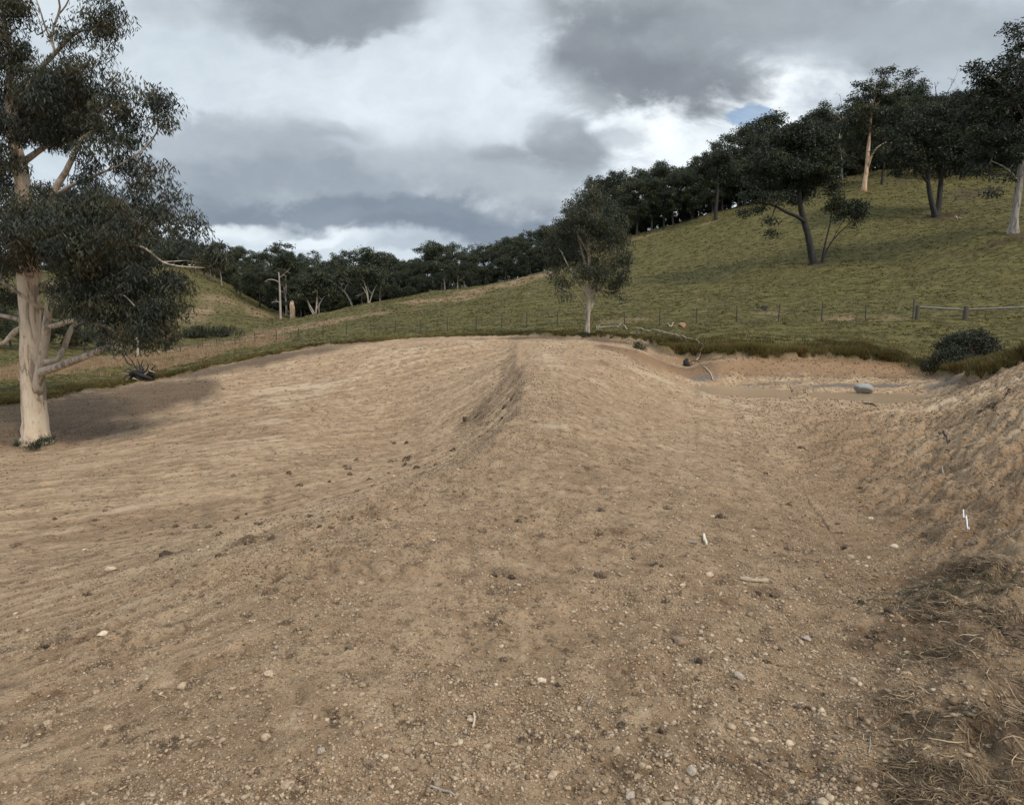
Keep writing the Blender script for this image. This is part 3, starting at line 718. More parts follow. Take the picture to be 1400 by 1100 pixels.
# ------------------------------------------------------------------ the young tree in the middle
B=gnd(803,459); D0=B[1]; blobs=[]
limbs=[lp([(803,462,0,.30),(803,450,0,.20),(804,425,0,.17),(806,400,0,.15),(806,370,0,.12),(805,335,0,.11),(806,300,0,.08),(809,270,0,.05),(810,252,0,.02)]),
 lp([(805,408,0,.13),(797,395,-.3,.12),(789,383,-.5,.10),(783,372,-.6,.07),(775,360,-.7,.04),(768,345,-.8,.03)]),
 lp([(806,405,0,.12),(812,388,.3,.11),(818,365,.6,.08),(830,345,.9,.06),(842,325,1,.03)]),
 lp([(806,398,0,.08),(820,396,-.2,.07),(836,398,-.3,.05),(848,395,-.3,.03)]),
 lp([(805,378,0,.09),(796,345,.5,.07),(790,325,.7,.06),(782,305,.8,.03)]),
 lp([(806,350,0,.08),(798,335,-.6,.06),(790,322,-.9,.05),(784,312,-1,.02)]),
 lp([(803,430,0,.10),(811,415,.4,.10),(814,395,.9,.08),(820,370,1.4,.06),(828,340,1.8,.03)]),
 lp([(800,420,0,.05),(790,406,-.6,.05),(776,398,-1,.04),(766,392,-1.2,.02)])]
for t in [(810,258,13,12),(800,272,20,13),(820,276,18,13),(788,285,18,12,.5),(808,292,28,14,1.5),(832,292,18,14,-.5),(775,300,16,12),(795,308,24,13,-1),(822,308,26,13,-1),(846,312,15,14),
  (765,322,18,14),(788,330,24,13,1.5),(815,330,26,14,1.5),(842,332,22,15,-1),(856,340,8,12),
  (762,342,18,13),(772,312,18,14,-.6),(790,300,22,14,-1),(758,352,12,12),(835,325,24,18,1.2),(805,268,12,9,-1.2),(806,295,18,10,-1.5),(800,318,14,8,-1.6),(812,335,16,9,-1.6),(775,352,20,12,1),(800,352,20,8,2),(835,352,24,10,-1),(854,360,11,16),
  (760,362,13,12),(765,378,14,12,-.5),(780,388,16,10,-1),(772,400,9,7,-1),(790,372,18,10,-1.5),(812,372,22,9,-1.5),(800,362,22,8,1.5),(836,372,24,12,-1),(848,385,14,12),(836,392,18,9,-.5),(848,402,7,8),(826,382,14,9,1)]: bl(*t)
mid=make_tree('gum_tree',B,limbs,blobs,M_limb,.66,.42,110,.20,.055,droop=.95,twig=.022,flat=1.0,thin=.05,tint=.98,greens=np.array([(.060,.062,.034),(.050,.058,.036),(.078,.070,.036),(.042,.050,.034),(.085,.078,.042)]))
tag(mid,'young rounded tree with thin trunk alone between dirt wall and fence','tree')
# ------------------------------------------------------------------ trees standing out on the grassy hill
def hilltree(name,base,limbs_,bl_,bark,label,sp,rc,nl,L,Wd,**kw):
    global D0,blobs
    B=gnd(*base); D0=B[1]; blobs=[]
    ll=[lp([(q[0],q[1],q[2],q[3]*.72) for q in l]) for l in limbs_]
    ll[0][0][0]=B-np.array([0,0,.4])
    for t in bl_: bl(*t)
    o=make_tree(name,B,ll,blobs,bark,sp,rc,nl,L,Wd,**kw); tag(o,label,'tree'); return o
hilltree('leaning_tree',(1114,363),[
  [(1114,363,0,.9),(1109,345,0,.68),(1104,320,0,.60),(1098,298,0,.55),(1094,280,0,.48),(1092,255,0,.38),(1088,220,0,.22),(1085,185,0,.08)],
  [(1102,305,0,.36),(1090,296,-1,.36),(1075,290,-1.5,.30),(1060,282,-2,.22),(1045,278,-2,.16),(1030,275,-2,.08)],
  [(1060,284,-2,.14),(1056,295,-2,.08),(1053,310,-2,.05)],
  [(1094,280,0,.25),(1108,262,1,.2),(1122,245,1.5,.12),(1135,228,2,.05)],
  [(1095,285,0,.25),(1078,258,1,.2),(1060,232,1.5,.14),(1045,210,2,.05)]],
  [(1085,185,34,14),(1060,196,28,15,1),(1110,190,30,15,-1),(1085,208,44,16,2),(1048,216,26,15,-2),(1125,210,24,18,-1),(1095,228,42,16,-2),(1058,238,32,16,1),(1132,235,18,18),(1040,248,24,14,-1),(1075,258,36,12,2),(1110,255,32,13,2),(1135,255,14,12),
   (1030,268,16,9,-2),(1058,270,24,8,-3),(1085,272,24,7,3),(1028,288,10,4,-2),(1020,292,7,3,-2),(1053,303,6,8,-2),(1055,318,5,4,-2),(1040,283,12,4,-2)],
  M_dark,'dark spreading tree with a thick curved leaning trunk standing alone on the open grass hill',1.35,.92,84,.42,.16,tint=.58,twig=.07,maxseg=1.4,droop=.3,flat=.55,thin=.1)
hilltree('small_tree',(1124,362),[
  [(1124,363,0,.30),(1126,345,0,.22),(1130,325,0,.17),(1135,305,0,.13),(1137,285,0,.08)],
  [(1125,355,0,.15),(1134,335,0,.14),(1146,320,0,.12),(1158,309,0,.09),(1166,300,0,.05)],
  [(1135,335,0,.08),(1145,315,.5,.07),(1155,298,.5,.05)]],
  [(1150,277,18,8),(1165,283,16,9),(1138,272,12,8),(1175,290,12,9),(1158,292,16,7),(1180,283,6,6),(1170,302,8,5),(1136,288,8,10),(1145,300,7,4)],
  M_dark,'small slender tree with a fan of thin stems beside the leaning dark tree trunk',.95,.75,46,.45,.16,tint=.75,twig=.045,maxseg=1.2,droop=.3,flat=.6,thin=.12)
hilltree('twin_trunk_tree',(1279,299),[
  [(1278,299,0,.95),(1277,290,-.2,.66),(1272,270,-.3,.52),(1269,250,-.3,.46),(1266,225,-.5,.32),(1260,195,-1,.15)],
  [(1280,297,.2,.75),(1284,275,.6,.62),(1286,250,.8,.55),(1288,220,1,.35),(1292,185,1,.15)],
  [(1270,252,-.3,.28),(1258,236,-1,.24),(1248,226,-2,.18),(1232,222,-3,.08)],
  [(1286,245,.8,.25),(1300,225,1,.2),(1318,212,1.5,.1)]],
  [(1255,165,34,18),(1285,160,26,18,2),(1235,185,36,18,-1),(1275,188,44,18,1),(1315,185,30,20),(1228,210,30,16,-2),(1262,212,40,14,2),(1302,215,34,15,-1),(1325,222,20,12,1),(1245,230,24,8,-1),(1295,236,26,8,2),(1222,232,16,8,-2),(1330,200,20,16),(1300,150,20,14)],
  M_dark,'dark broad tree with two black trunks from one root on the upper hill',1.6,1.1,78,.46,.18,tint=.5,twig=.08,maxseg=1.6,droop=.3,flat=.55,thin=.08)
hilltree('gum_tree',(1385,320),[
  [(1384,322,0,1.1),(1386,308,0,.72),(1389,285,0,.58),(1393,255,0,.58),(1397,220,0,.48),(1402,180,0,.38),(1400,140,0,.28),(1396,90,0,.15),(1392,50,0,.06)],
  [(1393,250,0,.22),(1384,238,-1,.18),(1372,228,-1.5,.14),(1355,220,-2,.08)],
  [(1399,205,0,.25),(1380,180,1,.2),(1355,160,1.5,.15),(1330,145,2,.06)],
  [(1401,160,0,.25),(1382,130,-1,.2),(1362,110,-1.5,.12),(1345,98,-2,.05)],
  [(1404,200,0,.25),(1430,170,0,.2),(1460,150,0,.1)]],
  [(1392,45,18,16),(1400,75,26,18,1),(1376,88,22,12,-1),(1345,98,26,10,-1),(1365,112,34,12,1),(1400,110,30,18,-2),(1335,130,26,14,1),(1370,135,36,14,-2),(1405,145,30,18,1),(1340,155,34,14,-1),(1375,165,36,16,2),(1328,175,20,14),(1350,185,34,14,-2),(1390,190,30,16,-1),(1335,205,24,12,1),(1368,210,36,12,-1),(1345,225,22,9,-2),(1385,225,18,10,2),(1320,150,16,10),
   (1440,90,40,30),(1450,150,50,40),(1440,200,40,20),(1372,245,12,7,-3),(1360,262,12,7,-3)],
  M_grey,'tall gum tree with a grey-cream leaning trunk at the right edge of the hill',1.35,.98,80,.42,.16,tint=.5,twig=.07,maxseg=1.4,droop=.3,flat=.55,thin=.08)
hilltree('gum_tree',(1181,264),[
  [(1180,265,0,.9),(1182,252,0,.66),(1185,230,0,.55),(1187,205,0,.48),(1189,180,0,.40),(1192,150,0,.30),(1198,125,0,.18),(1208,105,0,.08)],
  [(1186,232,0,.28),(1191,215,-1,.26),(1197,204,-1.5,.22),(1205,198,-2,.14),(1216,192,-2,.06)],
  [(1190,165,0,.22),(1175,145,1,.15),(1165,130,1,.06)],
  [(1192,150,0,.2),(1212,130,-1,.14),(1235,112,-1,.06)]],
  [(1212,95,15,6),(1222,104,14,6),(1238,104,12,7),(1246,110,7,8),(1205,108,12,6),(1190,118,16,9),(1175,125,14,12),(1215,125,20,10),(1168,140,14,10),(1195,138,28,12,1),(1222,142,22,14,-1),(1180,155,30,12,-1),(1210,162,32,12,1),(1165,170,24,14),(1195,182,36,10,3),(1225,172,18,14),(1170,190,22,12,2),(1215,200,22,10,2)],
  M_orange,'tall gum tree with smooth orange trunk and airy top on the upper hill',1.5,1.0,74,.46,.17,tint=.7,twig=.08,maxseg=1.6,droop=.3,flat=.5,thin=.1)
hilltree('ridge_edge_tree',(978,301),[
  [(977,302,0,.62),(979,285,0,.5),(981,262,0,.42),(981,240,0,.3),(980,220,0,.16)],
  [(981,258,0,.2),(972,245,0,.16),(962,235,0,.06)],[(981,250,0,.2),(992,238,0,.15),(1002,228,0,.06)]],
  [(980,212,16,9),(962,222,18,10),(996,220,18,10),(980,232,28,11,1),(955,238,14,10),(1005,236,14,10),(978,246,22,7,1),(965,252,14,6,-1),(995,250,14,6)],
  M_dark,'dark tree with a straight bare trunk stepping out in front of the ridge wood',1.5,1.05,74,.46,.18,tint=.55,twig=.08,maxseg=1.6,droop=.3,flat=.55)
# ------------------------------------------------------------------ woods: several built trees, copied one by one
def proto_tree(H,seed,kind):
    global rng
    keep=rng; rng=np.random.default_rng(seed)
    n=rng.integers(3,6); lean=rng.uniform(-.05,.05,2)
    r0=H*.020
    th=H*rng.uniform(.42,.55)
    def P(t): return np.array([lean[0]*H*t+.02*H*math.sin(t*5+seed),lean[1]*H*t,H*t])
    limbs=[([P(-.02),P(.03),P(.2),P(.4),P(.6),P(.8),P(.93)],[r0*1.7,r0*1.15,r0,r0*.8,r0*.6,r0*.35,r0*.1])]
    bls=[(P(.93),np.array([.13,.13,.07])*H)]
    low=.34 if kind!='full' else .2
    for i in range(n+5):
        t=rng.uniform(low,.8); az=i*2.4+rng.uniform(-.4,.4); ln=H*rng.uniform(.14,.27)*(1.15-.5*abs(t-.6))
        p=P(t); d=np.array([math.cos(az),math.sin(az),.55+.3*rng.uniform()])
        e=p+d*ln
        limbs.append(([p,p+d*ln*.5+np.array([0,0,-.02*H]),e],[r0*.45,r0*.3,r0*.08]))
        bls.append((e,np.array([rng.uniform(.10,.16),rng.uniform(.10,.16),rng.uniform(.055,.10)])*H))
        if rng.uniform()<.6: bls.append((e+np.array([rng.uniform(-.08,.08),rng.uniform(-.08,.08),rng.uniform(-.1,.06)])*H,np.array([.09,.09,.06])*H))
    if kind=='full':
        for i in range(5):
            az=rng.uniform(0,6.28); bls.append((P(rng.uniform(.25,.55))+np.array([math.cos(az)*.13*H,math.sin(az)*.13*H,0]),np.array([.13,.13,.09])*H))
    o=make_tree('forest_tree',(0,0,0),limbs,bls,M_dark if kind!='pale' else M_grey,1.45,.95,62,.46,.20,twig=.07,maxseg=1.5,droop=.3,flat=.6,thin=.08,k=6,tint=.8)
    rng=keep
    return o
protos=[proto_tree(18,100+i,['open','full','open','full','pale','full','open'][i]) for i in range(7)]
used_p=set()
def plant(pi,x,y,z,H,label,cat,group):
    p=protos[pi]
    if pi in used_p:
        r=p.copy(); COL.objects.link(r)
        for ch in p.children:
            c=ch.copy(); COL.objects.link(c); c.parent=r
    else: r=p; used_p.add(pi)
    s=H/18
    r.location=(x,y,z-.2); r.rotation_euler=(0,0,R_.uniform(0,6.28)); r.scale=(s*R_.uniform(.9,1.15),s*R_.uniform(.9,1.15),s)
    tag(r,label,cat,group)
    return r
def top_to_height(u,vt,D):
    a,b=ray(u,vt); x=a*D; z=gz1(x,D); return x,z,(CAMH+b*D)-z
def interp(tab,u):
    us=[t[0] for t in tab]; return float(np.interp(u,us,[t[1] for t in tab]))
RID=[(730,318),(745,312),(770,302),(800,275),(840,240),(858,236),(880,232),(900,238),(915,228),(935,238),(950,222),(975,214),(1000,196),(1010,182),(1025,170),(1045,172),(1065,168),(1085,178),(1105,162),(1130,152),(1150,158),(1165,150),(1200,140),(1250,130),(1290,140),(1330,130),(1400,110),(1500,100)]
VAL=[(-200,300),(0,320),(200,315),(245,308),(270,322),(300,327),(330,337),(360,341),(385,336),(420,347),(450,345),(480,350),(520,345),(548,343),(575,352),(598,330),(615,326),(640,335),(665,328),(690,322),(715,318),(745,312),(770,302)]
# wood on the ridge to the right
L1='dark narrow tree in the wood along the skyline of the right-hand hill'
for row,(dd,step,drop) in enumerate([(0,17,10),(13,20,-2),(30,26,-2)]):
    u=790+row*7
    while u<1470:
        uu=u+R_.uniform(-5,5)
        # ridge line distance
        Db=float(np.interp(uu,[730,860,975,1100,1200,1300,1400],[168,163,160,158,178,172,160]))+dd
        if uu>1120: Db+= (row==0)*6
        vt=interp(RID,uu)+drop+R_.uniform(-6,10)
        x,z,H=top_to_height(uu,vt,Db)
        H=min(max(H,11),30)
        plant(R_.choice([0,1,2,3,5,6] if row<2 else [1,3,5]),x,Db,z,H,L1,'tree','trees of the ridge wood')
        u+=step
u=800
while u<1440:
    uu=u+R_.uniform(-5,5); Db=float(np.interp(uu,[730,860,975,1100,1200,1300,1400],[168,163,160,158,178,172,160]))+R_.uniform(5,14)
    x,_,_=atD(uu,300,Db); plant(R_.choice([1,3,5]),x,Db,gz1(x,Db)-1.9,R_.uniform(7.5,10.5),'low dark young tree filling the gap under the ridge wood','tree','understorey of the ridge wood').name='young_tree'; u+=11
for i in range(11):
    uu=1212+i*22+R_.uniform(-6,6); Db=152+R_.uniform(-6,8); vt=interp(RID,uu)+R_.uniform(14,34); x,z,H=top_to_height(uu,vt,Db)
    plant(R_.choice([0,2,3,6]),x,Db,z,min(max(H,11),24),'dark tree standing forward of the ridge wood near the right edge','tree','front trees of the right ridge')
# wood filling the valley and the slope behind
L2='grey-green tree in the wood that fills the valley behind the grass hill'
for row,(dd,step,drop) in enumerate([(8,21,26),(28,21,14),(52,24,3),(90,27,0)]):
    u=265+row*9
    while u<800:
        uu=u+R_.uniform(-7,7)
        Db=float(np.interp(uu,[240,300,350,400,450,520,600,745,800],[212,196,186,178,175,172,176,176,178]))+dd
        vt=interp(VAL,uu)+drop+R_.uniform(-4,10)
        x,z,H=top_to_height(uu,vt,Db)
        if H<6: H=7+R_.uniform(0,3)
        H=min(H,34)
        plant(R_.choice([1,3,5,4,0]),x,Db,z,H,L2,'tree','trees of the valley wood')
        u+=step
L3='dark tree of the wood on the far slope seen behind the big cream gum'
for row,(dd,step,drop) in enumerate([(0,26,20),(20,24,4)]):
    u=-160+row*9
    while u<262:
        uu=u+R_.uniform(-9,9); Db=215+dd-max(0,(60-uu))*.12
        vt=interp(VAL,uu)+drop+R_.uniform(-4,10)
        x,z,H=top_to_height(uu,vt,Db); H=min(max(H,9),30)
        plant(R_.choice([1,3,5]),x,Db,z,H,L3,'tree','trees on the far left slope')
        u+=step
for i in range(24):
    uu=268+i*13+R_.uniform(-4,4); D=float(np.interp(uu,[240,350,450,600],[236,212,205,205])); x,_,_=atD(uu,300,D); plant([1,3,5][i%3],x,D,gz1(x,D)-1.9,R_.uniform(9,12),'low dark young tree closing the gaps low down in the valley wood','tree','understorey of the valley wood').name='young_tree'
for i in range(22):
    uu=60+i*11+R_.uniform(-3,3); D=246; x,_,_=atD(uu,300,D); plant([1,3,5][i%3],x,D,gz1(x,D)-2.2,R_.uniform(9,13),'low dark young tree along the crest of the far left slope','tree','young trees of the far left crest').name='young_tree'
# low dark trees in the gully behind the big gum
for i,(u,vt,vb,D) in enumerate([(-20,395,470,95),(8,402,472,92),(30,410,470,100),(88,400,466,98),(112,430,474,96),(140,440,480,94),(190,455,484,90),(225,452,482,92),(60,425,470,104),(238,448,474,110)]):
    x,z,H=top_to_height(u,vt,D)
    plant([1,3,5][i%3],x,D,z,max(H,3.5),'low dark bushy tree in the gully behind the big cream gum','tree','bushy trees of the gully').name='bushy_tree'
# ------------------------------------------------------------------ pale stems, snags and bare tops in front of the woods
def bare_tree(name,base,D,limbs_,bark,label,cat='tree',fine=0,bl_=None):
    x,_,_=atD(base[0],base[1],D); z=gz1(x,D); root=empty(name,(x,D,z-.1))
    mb=MB(); ends=[]
    for l in limbs_:
        P=[pt(u,v,D+dd) for u,v,dd,r in l]; Rr=[r*.6 for *_,r in l]
        if l is limbs_[0]: P[0]=np.array([x,D,z-.3])
        Q=smooth_path(np.c_[np.array(P),Rr],1.0); mb.tube(Q[:,:3],Q[:,3],7,wob=.04)
        for f in range(fine):
            k=rng.integers(len(Q)//3,len(Q)); p=Q[k,:3]; r=Q[k,3]*.55+.02
            d=unit(rng.standard_normal(3)+np.array([0,0,1.0])); Ln=rng.uniform(1.2,3.2)
            p2=p+d*Ln*.5; p3=p2+unit(d+rng.standard_normal(3)*.5)*Ln*.5
            mb.tube([p,p2,p3],[r,r*.6,r*.3],4,cap=False)
            for g in range(3):
                q=p2+unit(d+rng.standard_normal(3)*.8)*Ln*.4; mb.tube([p2,q],[r*.4,.02],3,cap=False)
    mb.build('trunk',bark,root)
    if bl_:
        bb=[]
        for t in bl_: bl(*t,D=D,lst=bb)
        C_=clumps_in(bb,1.3); ti=GREENS[rng.integers(0,5,len(C_))]*.8*rng.uniform(.75,1.3,(len(C_),1))
        V,F_,T_=leaves(C_,np.full(len(C_),1.),34,.62,.26,ti,.3,.6); m2=MB(); m2.add(V,F_,4,T_); m2.build('crown',M_leaf,root,smooth=False)
    tag(root,label,cat); return root
bare_tree('tree_snag',(400,434),166,[[(400,435,0,1.1),(400,424,0,1.0),(399,416,0,.9),(400,411,0,.5)]],M_orange,'thick broken orange tree stump standing at the edge of the valley wood','dead tree')
bare_tree('dead_tree',(383,422),176,[[(383,424,0,.5),(383,405,0,.42),(382,385,0,.32),(381,372,0,.2)],[(382,386,0,.2),(376,383,0,.2),(368,382,0,.15),(362,385,0,.08)],[(382,380,0,.2),(387,376,0,.12),(392,378,0,.06)]],M_deadw,'thin white dead tree with a few side limbs at the foot of the valley wood','dead tree',1)
bare_tree('dead_tree',(484,421),160,[[(484,422,0,.4),(478,410,0,.34),(470,398,0,.28),(462,392,0,.22),(456,387,0,.12)],[(471,399,0,.2),(473,392,0,.12),(478,386,0,.05)],[(462,392,0,.12),(458,396,0,.05)]],M_deadw,'white dead trunk leaning left against the valley wood','dead tree',1)
bare_tree('many_stemmed_tree',(431,431),158,[[(431,432,0,.4),(433,415,0,.3),(434,395,0,.22),(436,378,0,.1)],[(431,430,0,.28),(424,418,0,.2),(417,405,0,.14),(408,396,0,.08)],[(432,424,0,.2),(440,410,0,.16),(448,400,0,.08)],[(430,432,0,.22),(425,424,0,.18),(421,414,0,.1)]],M_deadw,'pale many-stemmed tree with a domed crown at the edge of the grass','tree',2,
   [(434,382,22,8),(420,392,20,8),(448,392,16,8),(412,405,14,7),(454,405,10,8),(440,375,14,7),(432,402,24,7,2)])
bare_tree('many_stemmed_tree',(504,415),156,[[(504,416,0,.35),(502,400,0,.28),(498,385,0,.2),(494,372,0,.1)],[(505,415,0,.25),(509,402,0,.2),(514,390,0,.12),(518,380,0,.06)],[(502,404,0,.15),(497,394,0,.12),(492,388,0,.06)]],M_deadw,'pale forked stems of a tree with a round crown behind the grass brow','tree',1,
   [(500,368,20,9),(486,378,14,9),(516,374,16,9),(508,385,18,7,2),(490,392,12,6,2),(520,390,10,7)])
bare_tree('tall_gum_tree',(392,430),190,[[(392,432,0,.5),(391,400,0,.4),(390,370,0,.3),(389,345,0,.15)],[(390,366,0,.15),(396,350,0,.08)]],M_grey,'tallest tree of the valley wood with a flat wind-blown top','tree',1,
   [(388,335,8,3.5),(394,337,9,3),(383,342,7,4),(390,350,14,6),(378,358,14,8),(400,360,14,8),(390,372,18,8,2)])
bare_tree('dead_tree',(1152,240),165,[[(1152,245,0,.4),(1150,215,0,.32),(1147,190,0,.25),(1152,165,0,.18),(1150,140,0,.1),(1148,128,0,.04)],[(1151,165,0,.12),(1140,152,0,.08),(1128,148,0,.04)],[(1148,190,0,.12),(1158,172,0,.08),(1164,160,0,.04)]],M_grey,'bare grey dead tree poking above the ridge wood left of the orange-trunked gum','dead tree',2)
bare_tree('dead_tree',(1285,215),168,[[(1285,225,0,.5),(1283,180,0,.4),(1281,150,0,.32),(1280,130,0,.18),(1278,112,0,.06)],[(1282,150,0,.2),(1292,132,0,.14),(1300,118,0,.08),(1306,106,0,.04)],[(1282,145,0,.18),(1272,130,0,.12),(1266,112,0,.05)],[(1284,140,0,.14),(1296,140,0,.1),(1312,126,0,.05)]],M_dark,'black leafless treetop fanning out above the ridge wood on the right','dead tree',4)
# ------------------------------------------------------------------ fences
M_post=plain('weathered_steel_post',(.045,.042,.038),.7,.3,6)
M_wire=plain('fence_wire',(.16,.15,.14),.5,.2,3,.6)
M_rail=plain('dark_timber',(.075,.060,.048),.85,.35,5)
M_railp=plain('grey_rail_top',(.16,.15,.135),.8,.3,5)
def wire_fence(line,label,H=1.45,spacing=None,nw=4,rad=.048):
    P=[np.array([p[0],p[1],gz1(p[0],p[1])]) for p in line]
    root=empty('wire_fence',P[len(P)//2])
    for k,p in enumerate(P):
        mb=MB(); h=H*R_.uniform(.92,1.08); ln=np.array([R_.uniform(-.05,.05),R_.uniform(-.05,.05),0])
        mb.tube([p-[0,0,.2],p+ln*.5+[0,0,h*.5],p+ln+[0,0,h]],[rad*1.1,rad,rad*.9],5)
        mb.build('post',M_post,root)
    for j in range(nw):
        hh=H*(.22+.72*j/(nw-1)); mb=MB(); Q=[]
        for a,b in zip(P[:-1],P[1:]):
            Q.append(a+[0,0,hh]); Q.append((a+b)/2+[0,0,hh-.03])
        Q.append(P[-1]+[0,0,hh]); mb.tube(Q,[.0055]*len(Q),3,cap=False); mb.build('wire',M_wire,root)
    tag(root,label,'fence'); return root
fl=[]
for u,v in [(1183,442),(1123,442),(1064,443),(1007,443),(952,442),(902,443),(854,446),(806,449),(762,450),(720,450),(686,451),(651,453),(612,455),(575,457),(541,458),(507,460),(474,463),(442,467),(409,469),(378,471),(349,473),(322,475),(297,478),(271,479),(247,482),(222,484),(198,486),(172,488),(146,490),(118,492)]:
    D=float(np.interp(u,[118,270,378,580,700,860,1010,1123,1253],[93,88,81,72,66,58.5,55.5,53.5,52]))
    x,y,_=atD(u,v,D); fl.append((x,y))
x,y,_=atD(1253,442,51.8); fl=[(x-.3,y)]+fl
wire_fence(fl,'long wire fence on dark steel posts crossing the grass behind the dirt wall')
fl=[]
for u,v,D in [(334,450,112),(372,443,128),(300,457,104),(276,462,100)]: fl.append(atD(u,v,D)[:2])
fl=[fl[1],fl[0],fl[2],fl[3]]
wire_fence(fl,'short run of fence posts further up the valley grass',1.5,rad=.05)
# timber end assembly at the right
pr=[]; 
for u in (1253,1319,1420,1530):
    D=float(np.interp(u,[1253,1530],[51.8,49.5])); x,y,_=atD(u,442,D); pr.append(np.array([x,y,gz1(x,y)]))
root=empty('timber_rail_fence',pr[1])
for k,p in enumerate(pr):
    mb=MB(); hh=1.0 if k!=1 else 1.12; mb.tube([p-[0,0,.3],p+[0,0,.5],p+[0,0,hh]],[.15,.135,.125] if k!=1 else [.2,.18,.17],8,wob=.03); mb.build('post',M_rail,root)
for a,b in zip(pr[:-1],pr[1:]):
    mb=MB(); mb.tube([a+[0,-.02,.86],(a+b)/2+[0,0,.85],b+[0,-.02,.84]],[.075,.08,.07],7,wob=.03); mb.build('rail',M_railp,root)
mb=MB(); 
for hh in (.25,.5): mb.tube([pr[0]+[0,0,hh],pr[1]+[0,0,hh],pr[2]+[0,0,hh],pr[3]+[0,0,hh]],[.006]*4,3,cap=False)
mb.build('wire',M_wire,root)
tag(root,'dark timber post and rail fence end at the right edge of the grass','fence')
# ------------------------------------------------------------------ bushes
def bush(name,u,v,bls_,label,cat,green,L,Wd,sp,rc,nl,bark=M_dark,droop=.2):
    B=gnd(u,v); D=B[1]; bb=[]
    for t in bls_: bl(*t,D=D,lst=bb)
    root=empty(name,B); C_=clumps_in(bb,sp,.2)
    C_=C_[C_[:,2]>height(C_[:,0],C_[:,1])-.05]
    tw=MB()
    for c in C_[::3]:
        o=B+rng.uniform(-.3,.3,3)*[1,1,0]; m=(o+c)/2+rng.uniform(-.2,.2,3); tw.tube([o,m,c],[.02,.014,.006],4,cap=False)
    tw.build('stem',bark,root)
    ti=np.array(green)[rng.integers(0,len(green),len(C_))]*rng.uniform(.7,1.35,(len(C_),1))
    V,F_,T_=leaves(C_,rc*rng.uniform(.7,1.25,len(C_)),nl,L,Wd,ti,droop,.8); mb=MB(); mb.add(V,F_,4,T_); mb.build('foliage',M_leaf,root,smooth=False)
    tag(root,label,cat); return root
bush('bramble_bush',1318,504,[(1300,488,26,16,-.6),(1325,474,34,20,.2),(1348,486,24,17,-.5),(1284,498,20,10,-.8),(1320,498,40,12,-1.2),(1352,502,16,8,-1),(1335,460,16,10,.6),(1300,470,20,12,.8)],
  'dark bramble bush hanging over the bank at the right end of the dam','bush',[(.032,.040,.022),(.045,.050,.028),(.028,.030,.016),(.06,.045,.024)],.10,.06,.33,.26,60)
bush('small_bush',1372,498,[(1370,490,16,10),(1388,494,14,9),(1360,498,10,7)],'low brown-green bush beside the bramble at the right edge','bush',[(.07,.075,.03),(.09,.075,.035)],.12,.03,.3,.26,50,droop=-.6)
bush('weed_clump',876,478,[(872,474,7,5),(880,478,6,4)],'small dark green weed clump growing on the broken bank edge by the white plank','plant',[(.035,.05,.02),(.05,.065,.03)],.14,.03,.22,.2,50,droop=-.6)
bush('weed_clump',797,462,[(797,459,6,4),(804,460,5,3)],'dark weeds at the foot of the young round tree','plant',[(.035,.045,.02),(.05,.06,.025)],.16,.03,.25,.22,50,droop=-.6)
bush('weed_clump',50,607,[(30,606,9,4,-.3),(50,610,12,3,-.9),(68,602,9,5,-.4)],'ring of short dark grass around the foot of the big cream trunk','plant',[(.03,.045,.022),(.045,.06,.03)],.13,.02,.16,.14,46,droop=-.8)
bush('sapling',1078,447,[(1076,444,6,6),(1080,452,5,5)],'small dark weedy tuft in the turf below the fence','plant',[(.045,.055,.02)],.18,.03,.3,.3,40,droop=-.5)
# dark reeds at the far pond
bush('reed_bed',300,463,[(285,458,34,5),(330,457,30,4),(265,460,20,6),(355,455,18,3)],'dark band of reeds along a pond at the foot of the far left slope','plant',[(.035,.038,.022),(.05,.05,.03)],1.1,.12,1.2,.9,50,droop=-1.2)
# ------------------------------------------------------------------ burnt root heap on the left grass
M_char=plain('charred_wood',(.022,.020,.018),.9,.5,8)
M_wood=plain('pale_broken_wood',(.42,.30,.20),.85,.3,8)
B=gnd(193,521); D=B[1]; S=D/F
root=empty('burnt_root_heap',B)
mb=MB()
mb.tube([pt(178,512,D),pt(190,510,D),pt(204,511,D),pt(211,514,D)],[.12,.2,.17,.07],9,wob=.22)
mb.tube([pt(180,508,D-.3),pt(195,514,D-.5),pt(208,518,D-.5)],[.08,.12,.06],8,wob=.22)
mb.build('charred_log',M_char,root)
mb=MB()
for l in [[(190,508,0),(184,500,.1),(180,492,.2),(172,486,.3)],[(196,506,0),(193,498,0),(196,491,-.2)],[(204,510,-.1),(209,503,-.2),(213,498,-.3)],[(205,512,-.2),(212,506,-.3),(215,508,-.3)],[(184,508,.2),(176,504,.2),(170,506,.3)],[(181,500,.1),(175,497,.1),(171,490,.2),(166,478,.3),(160,468,.3)],[(192,506,0),(190,497,0),(187,490,0)],[(200,507,0),(203,500,.1),(200,494,.2)],[(178,512,0),(172,514,-.3),(168,519,-.4)],[(186,515,-.4),(194,519,-.6),(206,521,-.7)]]:
    n=len(l); mb.tube([pt(u,v,D+dd) for u,v,dd in l],np.linspace(.06,.012,n),5,wob=.1)
for i in range(60):
    a=pt(R_.uniform(174,212),R_.uniform(506,519),D+R_.uniform(-.5,.4)); d=unit(rng.standard_normal(3)*[1.3,1,.6]+[0,0,.25])*R_.uniform(.2,.75)
    mb.tube([a,a+d*.5+rng.standard_normal(3)*.05,a+d],[.02,.014,.005],4,cap=False)
mb.build('burnt_branch',M_char,root)
mb=MB()
for l in [[(198,512,-.3),(202,508,-.35)],[(170,520,-.5),(175,518,-.6)],[(182,517,-.5),(190,520,-.8)],[(205,507,-.3),(212,509,-.4)]]:
    mb.tube([pt(u,v,D+dd) for u,v,dd in l],[.05,.02],5,wob=.2)
